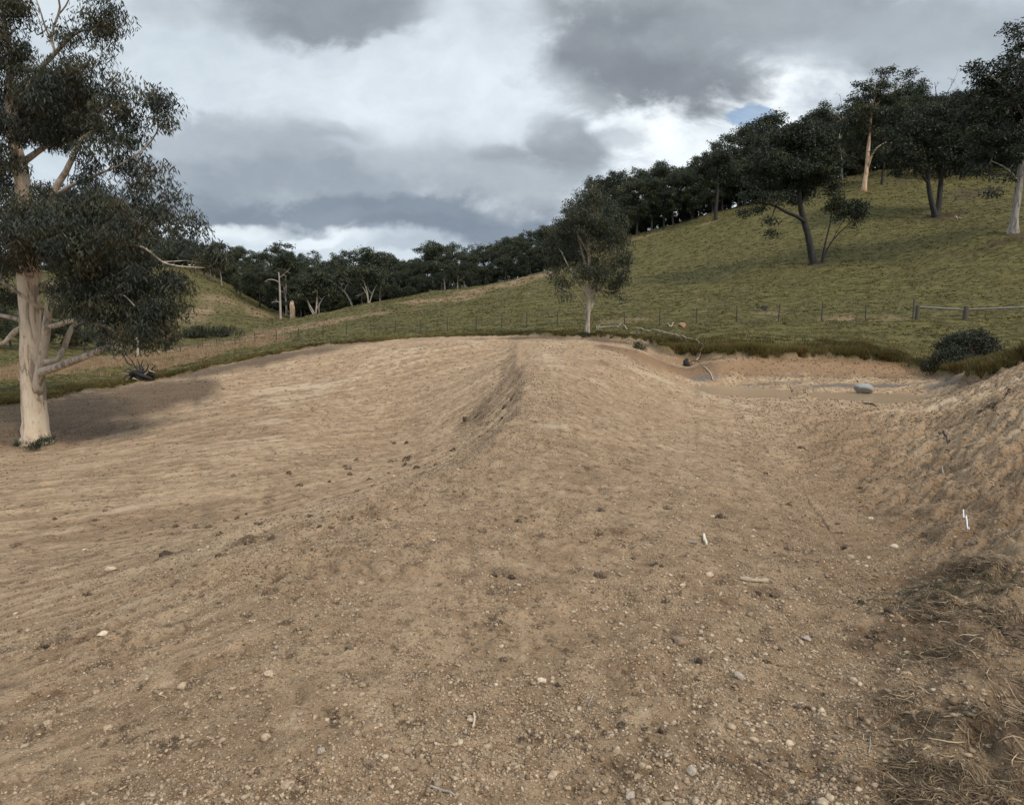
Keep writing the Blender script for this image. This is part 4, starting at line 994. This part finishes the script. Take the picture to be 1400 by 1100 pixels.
mb.build('split_wood',M_wood,root)
tag(root,'heap of charred roots and branches on the grass right of the cream-trunked gum','root heap')
# a pale dead trunk in the gully
bare_tree('tree_snag',(188,483),88,[[(188,486,0,.34),(188,470,0,.28),(187,460,0,.2)]],M_deadw,'pale broken trunk in the gully behind the limbs of the big gum','dead tree')
# ------------------------------------------------------------------ on and beside the dam bank
M_pipe=plain('pale_poly_pipe',(.40,.34,.27),.6,.2,3)
def on_ground(pts,lift):
    out=[]
    for u,v in pts:
        h=hit(u,v)
        out.append((h[0],h[1],gz1(h[0],h[1])+lift))
    return np.array(out)
def ground_tube(name,pts,rad,mat,label,cat,step=.25,lift=None,group=None,part=None,k=6,wob=0):
    P=on_ground(pts,0); Q=smooth_path(P,step)
    for q in Q: q[2]=gz1(q[0],q[1])+(lift if lift is not None else rad*.8)
    mb=MB(); R=np.full(len(Q),rad) if np.isscalar(rad) else np.interp(np.linspace(0,1,len(Q)),np.linspace(0,1,len(rad)),rad)
    mb.tube(Q,R,k,wob=wob); o=mb.build(name,mat); tag(o,label,cat,group); return o
ground_tube('water_pipe',[(818,452),(840,451),(862,454),(890,457),(910,459),(925,463),(940,467),(950,471),(958,476),(961,482),(958,488),(952,495)],.035,M_pipe,'long pale pipe snaking from the young tree over the bank into the dam','pipe',lift=.14)
ground_tube('water_pipe',[(962,502),(968,507),(973,514),(975,521)],.035,M_pipe,'short length of pale pipe curving down to the muddy water','pipe',lift=.04)
B=gnd(940,500); D=B[1]
root=empty('foot_valve',B)
mb=MB(); mb.tube([pt(940,503,D),pt(939,497,D),pt(938,493,D),pt(940,490,D)],[.17,.2,.15,.06],9,wob=.12); mb.build('float',M_char,root)
mb=MB()
for l in [[(941,500),(946,497),(950,501),(955,499)],[(940,498),(947,493),(954,494),(961,499)],[(945,502),(951,502),(952,497)],[(937,501),(930,502),(922,500)],[(944,500),(950,506),(962,508)]]:
    mb.tube([pt(u,v,D+R_.uniform(-.3,.2)) for u,v in l],np.linspace(.035,.012,len(l)),5,wob=.1)
mb.build('branch',M_dark,root)
tag(root,'black upright lump with dead branches on the wet mud at the end of the pipe','debris')
# white plank, log with a cut end, white branches
P=on_ground([(877,464),(889,464)],.09); mb=MB()
a,b=P; d=(b-a)/np.linalg.norm(b-a); n=np.array([-d[1],d[0],0])*.16; hgt=np.array([0,0,.05])
V=[a-n,a+n,b+n,b-n]; V=[v-hgt for v in V]+[v+hgt for v in V]
mb.add(V,[(0,1,2,3)[::-1],(4,5,6,7),(0,1,5,4),(1,2,6,5),(2,3,7,6),(3,0,4,7)],4)
o=mb.build('plank',plain('white_plank',(.62,.58,.52),.7,.12,4),smooth=False); tag(o,'short white plank lying on the broken bank below the fence','plank')
B=gnd(934,449); root=empty('cut_log',B)
mb=MB(); mb.tube([B+[-.02,.55,.25],B+[0,.1,.25],B+[0,-.15,.25]],[.17,.19,.19],12,wob=.03,cap=False); mb.build('bark',M_orange,root)
mb=MB(); c=B+[0,-.151,.25]; an=np.linspace(0,2*np.pi,14,endpoint=False); mb.add(np.concatenate([c+np.stack([np.cos(an)*.183,an*0,np.sin(an)*.183],1),[c]]),[((q+1)%14,q,14) for q in range(14)],3); mb.build('cut_end',plain('orange_cut_wood',(.48,.24,.12),.8,.25,9),root,smooth=False)
tag(root,'short log with an orange sawn end lying in the turf near the fence','log')
ground_tube('fallen_branch',[(911,449),(917,450),(922,448),(928,446)],[.04,.05,.04,.02],M_limb,'white crooked branch leaning beside the orange-ended log','branch',lift=.09,wob=.1)
ground_tube('fallen_branch',[(820,447),(816,450),(818,454),(824,455)],[.03,.035,.03,.015],M_deadw,'white curved branch in the turf at the right of the young tree','branch',lift=.07,wob=.1)
ground_tube('fallen_branch',[(845,451),(848,448),(849,445)],[.03,.03,.02],M_deadw,'small white broken stick standing in the turf at the start of the pipe','branch',lift=.14,wob=.1)
ground_tube('fallen_branch',[(1033,420),(1040,423),(1046,427),(1050,424)],[.04,.08,.06,.02],M_char,'black forked branch lying on the open grass above the fence','branch',lift=.16,wob=.1)
ground_tube('fallen_branch',[(1042,425),(1048,426),(1044,429)],[.04,.04,.02],M_char,'short black twig beside the forked black branch above the fence','branch',lift=.12,wob=.1)
ground_tube('fallen_branch',[(850,458),(858,458),(866,457),(874,459)],[.03,.04,.03,.02],M_deadw,'thin pale branch lying on the bank below the pipe','branch',lift=.05,wob=.1)
ground_tube('fallen_branch',[(1305,300),(1312,303),(1320,303)],[.08,.08,.05],M_orange,'short orange branch on the grass near the twin-trunk tree','branch',lift=.1,wob=.1)
# reeds standing in the water edge
def sticks(name,lst,label,mat,rad=.018,group=None):
    B=gnd(*lst[0][0]); root=empty(name,B)
    for a,b in lst:
        D=gnd(*lst[0][0])[1]; p=pt(*a,D); p[2]=min(p[2],gz1(p[0],p[1])); q=pt(*b,D)
        mb=MB(); mb.tube([p,(p+q)/2,q],[rad,rad*.8,rad*.5],4); mb.build('stick',mat,root)
    tag(root,label,'sticks'); return root
sticks('bare_sticks',[((1083,537),(1079,526)),((1085,537),(1082,530))],'two thin dark sticks leaning out of the mud left of the boulder',M_dark)
sticks('bare_sticks',[((1099,538),(1099,531)),((1101,538),(1101,532))],'pair of short upright twigs nearer the boulder in the mud',M_dark)
# ------------------------------------------------------------------ stones
def ico(sub):
    p=(1+5**.5)/2
    V=[(-1,p,0),(1,p,0),(-1,-p,0),(1,-p,0),(0,-1,p),(0,1,p),(0,-1,-p),(0,1,-p),(p,0,-1),(p,0,1),(-p,0,-1),(-p,0,1)]
    F_=[(0,11,5),(0,5,1),(0,1,7),(0,7,10),(0,10,11),(1,5,9),(5,11,4),(11,10,2),(10,7,6),(7,1,8),(3,9,4),(3,4,2),(3,2,6),(3,6,8),(3,8,9),(4,9,5),(2,4,11),(6,2,10),(8,6,7),(9,8,1)]
    V=[unit(np.array(v,float)) for v in V]
    for _ in range(sub):
        mid_={};G=[]
        def m(a,b):
            k=(min(a,b),max(a,b))
            if k not in mid_: mid_[k]=len(V); V.append(unit(V[a]+V[b]))
            return mid_[k]
        for a,b,c in F_:
            x,y,z=m(a,b),m(b,c),m(c,a); G+=[(a,x,z),(b,y,x),(c,z,y),(x,y,z)]
        F_=G
    return np.array(V),np.array(F_)
IC={k:ico(k) for k in (0,1,2,3)}
def rot_rand(n,r_=None):
    q=unit((r_ or rng).standard_normal((n,4))); w,x,y,z=q.T
    return np.stack([1-2*(y*y+z*z),2*(x*y-z*w),2*(x*z+y*w),2*(x*y+z*w),1-2*(x*x+z*z),2*(y*z-x*w),2*(x*z-y*w),2*(y*z+x*w),1-2*(x*x+y*y)],1).reshape(n,3,3)
def rough_stone(sub,size,seed,lump=.10,asp=(1,.8,.6),facets=10):
    r=np.random.default_rng(seed); V,F_=IC[sub]; V=V.copy()
    for i in range(facets):      # cut flat faces
        n=unit(r.standard_normal(3)); d=r.uniform(.48,.8)
        s=V@n; over=np.clip(s-d,0,None); V-=over[:,None]*n*.9
    f=1+lump*np.array([math.sin(3*a+seed)*math.cos(4*b+seed*.7)*math.sin(2.7*c+1.3*seed) for a,b,c in V])
    V=V*f[:,None]*np.array(asp)*size
    V=V@rot_rand(1,r)[0].T if lump>.5 else V
    return V,F_
def stone_obj(name,u,v,w_px,h_px,tint,label,cat,group=None,mat=None,seed=1,yaw=None,sink=.25,depth=1.0,lump=.10,sub=3,facets=11,smooth=False):
    h=hit(u,v+h_px*.45) or hit(u,v)
    D=h[1]; sx=w_px/F*D/2*1.12; sz=max(h_px/F*D/2*1.1,sx*.35); sy=sx*depth*.9
    V,F_=rough_stone(sub,1,seed,lump,(1,1,1),facets)
    V=V*np.array([sx,sy,sz]); a=yaw if yaw is not None else (seed*1.7%1-.5)*.6
    ca,sa=math.cos(a),math.sin(a); V=V@np.array([[ca,sa,0],[-sa,ca,0],[0,0,1]])
    x,y=h[0],h[1]+sy*.3; z=gz1(x,y)+sz*(1-2*sink)
    o=mesh_np(name,V,F_,3,mat or M_stone,smooth=smooth,attrs={'tint':np.tile(np.array(tint)*(1.0),(len(V),1))*np.random.default_rng(seed).uniform(.9,1.1,(len(V),1))})
    o.location=(x,y,z); tag(o,label,cat,group); return o
PALE=(.50,.39,.27); TAN=(.40,.30,.205); GREY=(.36,.30,.24); DARK=(.10,.072,.05); MIDB=(.24,.17,.115)
stone_obj('boulder',1182,532,24,15,(.30,.30,.29),'grey rounded boulder sitting in the muddy water','boulder',seed=8,sink=.15,lump=.05,smooth=False,facets=7)
big=[(151,777,18,10,PALE,'pale wedge-shaped stone alone on the left slope of tan dirt'),
 (140,874,14,8,(.60,.50,.38),'flat cream stone on the lower left of the dirt'),
 (367,925,13,9,PALE,'pale pointed stone left of centre in the foreground dirt'),
 (66,990,16,9,TAN,'flat tan stone in the bottom left foreground'),
 (392,1069,19,11,TAN,'broad tan stone at the bottom, left of the stony patch'),
 (364,1006,15,12,TAN,'tan upright stone above the broad one at the bottom left'),
 (440,1029,13,9,GREY,'grey stone among gravel at the bottom left'),
 (741,931,18,9,(.60,.48,.36),'flat cream stone with a dark side in the middle foreground'),
 (929,874,24,20,MIDB,'round brown stone with a painted dark shadow on its left'),
 (1011,872,12,8,PALE,'pale pebble right of the round brown stone'),
 (1011,925,18,11,GREY,'grey rounded stone below the round brown stone'),
 (924,1043,12,14,TAN,'tall tan pebble near the bottom centre right'),
 (947,1058,16,16,GREY,'large grey stone near the bottom centre right'),
 (755,1060,17,11,TAN,'rounded tan stone at the bottom centre'),
 (1081,1017,14,9,PALE,'pale angular stone near the bottom right'),
 (1223,745,13,7,(.50,.42,.32),'flat pale stone in the hollow before the right bank'),
 (970,784,13,7,PALE,'pale stone left of the broken stick'),
 (933,802,9,5,PALE,'small pale stone down left from the broken stick'),
 (667,1022,16,8,TAN,'flat tan stone below the short pale stick'),
 (641,984,9,9,GREY,'small grey stone beside the short pale stick'),
 (1104,873,14,8,GREY,'grey stone in the crumbly soil at the right'),
 (863,1098,18,16,GREY,'grey stone cut by the bottom edge of the picture'),
 (1073,1046,12,9,MIDB,'brown stone below the pale angular one at the bottom right'),
 (1190,712,8,4,PALE,'small pale stone in the hollow beyond the flat pale one'),
 (843,1030,16,13,TAN,'tan stone in dark crumbs at the bottom centre'),
]
for i,(u,v,w_,h_,ti,lb) in enumerate(big):
    stone_obj('stone',u,v,w_,h_,ti,lb,'stone',seed=20+i,sink=.3)
G1='small stones scattered on the dirt'
for i in range(120):
    q=R_.uniform(0,1)
    u=R_.uniform(10,1250); v=480+R_.uniform(0,1)**.7*600
    if v<560: v=560+R_.uniform(0,500)
    if u<600 and R_.uniform(0,1)<.45: u+=500
    s=R_.uniform(4.5,9)*(.55+.6*(v-480)/600)
    stone_obj('small_stone',u,v,s,s*.6,[PALE,TAN,GREY,TAN,(.5,.4,.3)][i%5],'small pale stone lying loose on the bare dirt of the dam wall','stone',G1,seed=100+i,sub=2,sink=.42)
# dark clods of topsoil
clods=[(R_.randint(640,1180),R_.randint(690,1080),R_.randint(9,20),R_.randint(4,8)) for k_ in range(34)]+[(int(np.interp(q,[0,1],[240,690])+R_.gauss(0,30)),int(np.interp(q,[0,.45,1],[752,680,560])+R_.gauss(0,14)),R_.randint(6,13),R_.randint(3,5)) for q in [k_/34 for k_ in range(34)]]+[(555,636,15,7),(620,616,13,5),(637,574,16,5),(655,566,12,5),(472,636,9,4),(340,742,20,8),(240,718,12,5),(130,709,14,4),(75,710,9,4),(143,700,9,4),(226,760,26,7),(480,883,18,6),(120,812,14,6),(65,884,22,5),(425,708,12,4),(372,735,14,5),(285,722,12,4),(320,650,10,3),(395,645,10,4),(1096,613,14,4),(1176,669,8,6),(1266,660,14,6),(1286,654,10,4),(1248,684,12,5),(1352,560,26,5),(1340,567,16,4),(1296,624,12,4),(1372,658,18,5),(1380,545,18,5),(820,789,22,5),(895,771,14,6),(905,776,10,6),(676,787,14,7),(700,789,14,8),(985,706,22,6),(1047,646,8,4),(1060,810,18,8),(1035,806,18,7),(1215,852,22,8),(1190,868,18,8),(1232,845,26,10),(1285,842,24,7),(1330,848,26,8),(1370,868,26,9),(1296,808,22,6),(954,905,18,8),(826,1002,18,9),(850,992,22,9),(905,1003,20,10),(510,1050,18,9),(1330,752,14,5),(560,624,9,3),(596,633,10,3),(690,556,10,5),(700,545,10,4),(505,655,10,4),(452,720,12,4),(300,760,14,4)]
for i,(u,v,w_,h_) in enumerate(clods):
    h=hit(u,v+h_*.3); r_=np.random.default_rng(300+i); sx=w_/F*h[1]*.55; sy=sx*.8; sz=max(h_/F*h[1]*.5,sx*.25)
    mb=MB(); nn=int(r_.integers(26,46)); z0=gz1(h[0],h[1])
    for q in range(nn):
        a=r_.uniform(0,6.28); d=min(abs(r_.normal(0,.38)),.75); cx,cy=math.cos(a)*d*sx,math.sin(a)*d*sy
        big_=r_.uniform(.16,.36)*(1.25-min(d,1)*.7)*(1.7 if q<3 else 1)
        V,F_=rough_stone(1,1,1000+i*50+q,.3,(1,r_.uniform(.6,1),r_.uniform(.5,.9)),3)
        V=(V*sx*big_)@rot_rand(1,r_)[0].T
        cz_=gz1(h[0]+cx,h[1]+cy)-z0+max(0,1-d)*sz*r_.uniform(.0,1.0)
        mb.add(V+np.array([cx,cy,cz_]),F_,3,np.array([DARK,(.15,.11,.075),(.07,.05,.035),(.20,.145,.10)][int(r_.integers(0,4))])*r_.uniform(.8,1.2))
    o=mb.build('soil_clod',M_clod,smooth=False); o.location=(h[0],h[1],z0)
    tag(o,'dark crumbly clod of topsoil on the pale tan dirt','clod','dark clods of topsoil')
# loose gravel and crumbs: beyond counting
def scatter(n,rmin,rmax,dens):
    out=[]
    while len(out)<n:
        m=40000; r=np.exp(rng.uniform(math.log(rmin),math.log(rmax),m)); th=rng.uniform(-.74,.74,m)
        x=np.sin(th)*r; y=np.cos(th)*r
        k=rng.uniform(size=m)<dens(x,y,r)
        out+=list(np.stack([x,y],1)[k])
    return np.array(out[:n])
def gravel(name,n,rmin,rmax,smin,label,seed,sub=0,pal=None,dens=None,flat=.62,big=1.0):
    P=scatter(n,rmin,rmax,dens or (lambda x,y,r: np.clip(.35+.8*perlin(x*.9,y*.9,91)+.5*perlin(x*3,y*3,92)+.3*(x>.3),0.04,1)))
    x,y=P.T; r=np.hypot(x,y); reg_=regions(x,y)
    k=(reg_['edge']<-.2)&(reg_['wet']<.5); x,y,r=x[k],y[k],r[k]; pale=reg_['pale'][k]; dk=reg_['dark'][k]
    k=rng.uniform(size=len(x))>np.maximum(pale*.8,.62*(1-sstep(x+.25*y*0,-1.6,1.2))*(name=='gravel')); x,y,r,dk=x[k],y[k],r[k],dk[k]
    z=height(x,y); n=len(x)
    s=np.maximum(rng.lognormal(math.log(.0040),.48,n)*big,smin*r); s=np.minimum(s,.035+.001*r)
    V0,F0=IC[sub]; nv=len(V0)
    V=V0[None]*(1+rng.uniform(-.42,.42,(n,nv,1)))*(s[:,None,None])*np.stack([rng.uniform(.8,1.5,n),rng.uniform(.7,1.1,n),rng.uniform(.45,.8,n)],1)[:,None,:]*1.0
    a=rng.uniform(0,6.28,n); ca,sa=np.cos(a),np.sin(a)
    X_=V[...,0]*ca[:,None]-V[...,1]*sa[:,None]; Y_=V[...,0]*sa[:,None]+V[...,1]*ca[:,None]
    V=np.stack([X_+x[:,None],Y_+y[:,None],V[...,2]+z[:,None]+s[:,None]*.25],-1).reshape(-1,3)
    F_=(F0[None]+(np.arange(n)*nv)[:,None,None]).reshape(-1,3)
    pal=np.array(pal or [(.44,.33,.225),(.40,.29,.195),(.34,.245,.165),(.47,.37,.26),(.26,.18,.115),(.17,.115,.072),(.50,.40,.29),(.30,.21,.13),(.36,.26,.17)])
    ti=pal[rng.integers(0,len(pal),n)]*rng.uniform(.8,1.15,(n,1))*(1-.45*dk[:,None])
    o=mesh_np(name,V,F_,3,M_stone,attrs={'tint':np.repeat(ti,nv,0)}); tag(o,label,'gravel',kind='stuff'); return o
gravel('gravel',36000,1.7,14,.0007,'loose tan gravel and pebbles strewn over the bare dirt',1)
gravel('fine_crumbs',110000,1.7,9,.0005,'fine crumbs of tan soil covering the near dirt',3,big=.8,pal=[(.33,.24,.16),(.38,.28,.19),(.28,.20,.13),(.42,.32,.22),(.22,.155,.10)],dens=lambda x,y,r: np.clip(.5+.8*perlin(x*1.4,y*1.4,94),.1,1))
gravel('soil_crumbs',34000,4,45,.0010,'crumbs and clods of soil over the dirt wall and its brow',2,
   pal=[(.16,.115,.075),(.12,.085,.055),(.33,.24,.165),(.24,.17,.115),(.40,.31,.21)],
   dens=lambda x,y,r: np.clip(.12+1.1*1.3*np.exp(-((brow(x,y)[0]-.5)/.9)**2)*sstep(y,3,5)*sstep(-y,-26,-14)+.5*perlin(x*.8,y*.8,93)+.6*(x>.30*y+.6)*(x>2),0.02,1))
# ------------------------------------------------------------------ straw, roots and twigs
def ribbons(name,P,L,w_,tints,label,lift=.006,dirs=None,curl=.6,up=.15,segs=4,cat='grass',mat=None):
    n=len(P); x,y=P.T
    a=rng.uniform(0,6.28,n) if dirs is None else dirs
    pts=[]; cx,cy=x.copy(),y.copy(); zz=np.zeros(n); cur=rng.normal(0,curl,n)
    st=L/segs; el=rng.uniform(-up*.3,up,n)
    hz=height(x,y)
    for k in range(segs+1):
        pts.append(np.stack([cx,cy,zz],1)); cx=cx+np.cos(a)*st; cy=cy+np.sin(a)*st; a=a+cur*.8; zz=zz+st*np.sin(el)*(1 if k<segs*.6 else -.6); 
    base=np.stack([height(p[:,0],p[:,1]) for p in pts],1)
    pts=np.stack(pts,1); pts[...,2]+=np.maximum(base,hz[:,None]-.01)+lift
    T_=np.gradient(pts,axis=1); s=np.stack([-T_[...,1],T_[...,0],T_[...,0]*0],-1); s=unit(s); 
    s=unit(s+np.array([0,0,1.])*rng.uniform(-.8,.8,(n,1,1)))
    wd=(w_*rng.uniform(.6,1.4,n))[:,None,None]*np.array([.7,1,1,.8,.3])[None,:segs+1,None]
    A=pts-s*wd*.5; B_=pts+s*wd*.5; th=np.zeros_like(A); th[...,2]=.0015
    V=np.stack([A,B_],2).reshape(-1,3); m=segs+1
    i=np.arange(segs)[None,:,None]*2+(np.arange(n)*m*2)[:,None,None]
    F_=np.concatenate([i,i+1,i+3,i+2],2).reshape(-1,4)
    o=mesh_np(name,V,F_,4,mat or M_straw,attrs={'tint':np.repeat(tints,m*2,0)}); tag(o,label,cat,kind='stuff'); return o
STR=np.array([(.34,.24,.145),(.23,.155,.09),(.16,.108,.06),(.44,.33,.21),(.10,.068,.04),(.19,.125,.072),(.07,.048,.03)])
HAY=outline([(1150,1100),(1180,980),(1240,900),(1200,868),(1170,855),(1230,830),(1200,812),(1290,795),(1400,785)],extra=[(5.5,3.4),(4.5,1.0),(1.0,1.2)])
def in_poly(x,y,po,soft=.15):
    return sstep(-sdf(x,y,po)+.25*perlin(x*4,y*4,95),0,soft*2)
P=scatter(19000,1.6,6.5,lambda x,y,r: in_poly(x,y,HAY,.3)*np.clip(.15+1.7*perlin(x*2.6,y*2.6,96)+.6*perlin(x*7,y*7,98),.03,1)*(x>.3))
ribbons('dead_grass',P,rng.uniform(.025,.12,len(P)),.0030,STR[rng.integers(0,7,len(P))]*rng.uniform(.4,1.0,(len(P),1)),'matted dead grass and roots piled at the lower right',dirs=rng.normal(2.3,.75,len(P)),curl=.6,up=.12)
P=scatter(1500,1.7,9,lambda x,y,r: np.clip(.25+.8*perlin(x*1.2,y*1.2,97)+.3*(x>.3),.02,1))
ribbons('straw',P,rng.uniform(.02,.09,len(P)),.0024,STR[rng.integers(0,5,len(P))]*1.1,'bits of straw and rootlets lying over the foreground dirt',curl=.35,up=.25,cat='straw')
# tufts of green among the dead grass
P=scatter(170,2,5,lambda x,y,r: np.exp(-(((x-2.35)/.35)**2+((y-3.75)/.18)**2)))
ribbons('green_blades',P,rng.uniform(.08,.18,len(P)),.004,np.array([(.045,.05,.022)])*rng.uniform(.5,1.4,(len(P),1)),'a few green blades poking from the top of the dead grass pile',dirs=rng.normal(-.4,.5,len(P)),up=.5,curl=.3)
# ------------------------------------------------------------------ single sticks and litter
def near_stick(name,pts,rad,mat,label,cat,lift=.004,k=6,wob=.1):
    return ground_tube(name,pts,rad,mat,label,cat,step=.03,lift=lift,k=k,wob=wob)
near_stick('broken_stick',[(1012,790),(1024,792),(1036,792.5),(1049,793)],[.010,.015,.012,.016],plain('root_wood',(.36,.28,.20),.9,.45,60),'short thick piece of pale broken root lying on dark crumbs','stick',.014,wob=.3)
near_stick('short_stick',[(648,979),(649,990),(647,1001)],[.0045,.005,.005],plain('fresh_wood',(.55,.44,.31),.8),'short pale stick pointing toward the viewer in the centre foreground','stick',.012)
near_stick('wood_chip',[(962,734),(964,741),(966,748)],[.008,.013,.007],plain('pale_chip',(.70,.62,.50),.8),'pale upright wood chip on the dirt above the broken root','wood chip',.02)
near_stick('wood_chip',[(943,743),(949,744),(953,745)],[.006,.010,.006],M_deadw,'small flat wood chip just left of the upright pale one','wood chip',.008)
near_stick('long_straw',[(1187,1043),(1189,1028),(1189,1018)],[.0022,.0022,.0018],M_deadw,'thin upright straw at the bottom right edge of the gravel','straw',.006)
near_stick('root_piece',[(588,1076),(600,1080),(612,1087),(622,1093)],[.004,.005,.004,.003],M_deadw,'curved pale rootlet at the bottom centre','root',.006)
near_stick('dead_twig',[(1283,600),(1290,606),(1298,613)],[.012,.014,.008],M_dark,'dark twig on the right-hand bank above the white strip','twig',.03)
near_stick('dead_twig',[(1180,551),(1190,554),(1200,556)],[.02,.03,.02],M_dark,'dark twig at the water edge in front of the boulder','twig',.04)
near_stick('pale_twig',[(1288,645),(1289,652),(1290,656)],[.006,.007,.006],M_deadw,'thin pale twig standing on the right-hand bank','twig',.03)
near_stick('pale_twig',[(1247,652),(1254,647),(1262,642)],[.006,.007,.005],M_deadw,'thin pale twig slanting over the foot of the right bank','twig',.012)
near_stick('leaf_litter_twig',[(804,966),(808,957),(812,950)],[.003,.003,.002],M_deadw,'fine forked straw right of the flat cream stone','twig',.008)
# white strip of plastic
P=on_ground([(1314,720),(1317,725),(1320,730),(1324,736)],0); Q=smooth_path(P,.02)
A=[];n=len(Q)
for i,q in enumerate(Q):
    t_=i/(n-1); z=gz1(q[0],q[1])+.022+.01*math.sin(t_*7); wd=.0065*(1-.35*abs(t_-.5))
    A+= [(q[0]-wd,q[1],z),(q[0]+wd,q[1]+.003,z+.008),(q[0]+wd,q[1]+.004,z+.005),(q[0]-wd,q[1]+.001,z-.003)]
F_=[]
for i in range(n-1):
    for j in range(4): F_.append((i*4+j,i*4+(j+1)%4,(i+1)*4+(j+1)%4,(i+1)*4+j))
mb=MB(); mb.add(A,F_,4); o=mb.build('plastic_strip',plain('white_plastic',(.70,.72,.78),.35,.03,5)); tag(o,'thin white strip of plastic lying on the right-hand bank','plastic strip')
# ------------------------------------------------------------------ grass
def tufts(name,P,h,w_,nb,tints,label,spread=.12,lean=.5,cat='grass'):
    n=len(P); x=np.repeat(P[:,0],nb); y=np.repeat(P[:,1],nb); N=n*nb; z=np.repeat(height(P[:,0],P[:,1]),nb)-.03
    H=np.repeat(h,nb)*rng.uniform(.55,1.25,N); W_=np.repeat(w_,nb)
    a=rng.uniform(0,6.28,N); rr_=rng.uniform(0,1,N)*spread*np.repeat(h,nb)/.2
    bx=x+np.cos(a)*rr_; by=y+np.sin(a)*rr_; fa=rng.uniform(0,3.14,N); sx=np.cos(fa)*W_*.5; sy=np.sin(fa)*W_*.5
    le=rng.uniform(.1,1,N)*lean*H; la=a+rng.normal(0,.6,N)
    t0=np.stack([bx-sx,by-sy,z],1); t1=np.stack([bx+sx,by+sy,z],1)
    m0=np.stack([bx+np.cos(la)*le*.35-sx*.7,by+np.sin(la)*le*.35-sy*.7,z+H*.6],1); m1_=m0+np.stack([sx*1.4,sy*1.4,sx*0],1)
    tp=np.stack([bx+np.cos(la)*le,by+np.sin(la)*le,z+H],1)
    V=np.stack([t0,t1,m1_,m0,tp],1).reshape(-1,3)
    b=np.arange(N)*5
    Fq=np.stack([b,b+1,b+2,b+3],1); Ft=np.stack([b+3,b+2,b+4],1)
    Ff=np.concatenate([Fq,Ft],1).ravel(); nper=np.tile([4,3],N)
    ti=np.repeat(tints,nb,0)*rng.uniform(.75,1.25,(N,1))
    o=mesh_np(name,V,Ff,nper,M_grassb,attrs={'tint':np.repeat(ti,5,0)}); tag(o,label,cat,kind='stuff'); return o
def grass_points(n,rmin,rmax,dens=None,tmin=-.76,tmax=.76):
    out=[];tot=0
    while tot<n:
        m=60000; r=np.exp(rng.uniform(math.log(rmin),math.log(rmax),m)); th=rng.uniform(tmin,tmax,m); x=np.sin(th)*r; y=np.cos(th)*r
        g=sdf(x,y,DIRT)+perlin(x*.35,y*.35,3)*.8
        k=g>.05
        if dens is not None: k&=rng.uniform(size=m)<dens(x,y,g)
        q=np.stack([x,y],1)[k]; out.append(q); tot+=len(q)
    return np.concatenate(out)[:n]
def grass_tint(x,y,rg):
    base=np.array([(.125,.117,.040),(.108,.106,.034),(.148,.135,.050),(.098,.096,.032),(.17,.15,.066),(.118,.113,.038)])
    t_=base[rng.integers(0,6,len(x))]
    pch=perlin(x*.12,y*.3,61)[:,None]+.5*perlin(x*.35,y*2.2,62)[:,None]
    t_=t_*(.95+.55*pch)*np.array([1.06,.99,.86])*(1+.42*np.clip(perlin(x*.10,y*.9,160),-.8,.8))[:,None]
    dry=np.array([(.34,.25,.15),(.26,.18,.10),(.38,.29,.19)])[rng.integers(0,3,len(x))]
    w_=rg['dry'][:,None]; t_=np.where(rng.uniform(size=(len(x),1))<w_*.85,dry,t_)
    l_=rg['litter_shade'][:,None]; t_=np.where(rng.uniform(size=(len(x),1))<l_*.8,t_*.45,t_)  # grass darkened as well where the tree shade is painted
    return np.clip(t_,.01,1)
P=grass_points(110000,30,235); x,y=P.T; r=np.hypot(x,y); rg=regions(x,y)
hgt=(.05+.0006*r)*(1+.6*np.clip(perlin(x*.3,y*.8,63),-1,1))*(1+.8*rg['dry']*(x<5))
tufts('meadow_grass',P,hgt,.022+.00075*r,5,grass_tint(x,y,rg)*np.array([1.0,.93,.98]),'short green and straw-coloured pasture grass covering the hillsides',spread=.26,lean=1.5)
# long grass along the cut edge above the dam and along the dirt
P=grass_points(26000,24,64,lambda x,y,g: np.where(x>10.2,np.exp(-np.clip(g-.1,0,9)/.8)*np.clip(.35+1.3*perlin(x*.9,y*.9,140),.05,1),.25*np.exp(-np.clip(g,0,9)/.8))); x,y=P.T; rg=regions(x,y)
tufts('long_bank_grass',P,np.where(x>10.2,.24,.12)*rng.uniform(.5,1.5,len(x)),np.full(len(x),.035),6,np.clip(grass_tint(x,y,rg)*np.where((rng.uniform(size=len(x))<.25)[:,None],np.array([[1.3,.75,.8]]),1.0),.01,1),'long rank grass hanging over the top of the dam bank',spread=.2,lean=.9)
P=grass_points(8000,30,100,lambda x,y,g: (x<-12)*regions(x,y)['dry'],tmin=-.76,tmax=-.2); x,y=P.T; rg=regions(x,y)
tufts('dry_tussocks',P,rng.uniform(.18,.42,len(x)),np.full(len(x),.05),7,np.array([(.36,.25,.15),(.30,.20,.12),(.40,.30,.19)])[rng.integers(0,3,len(x))],'tall straw-coloured tussock grass on the left behind the trunk',spread=.2,lean=.6)
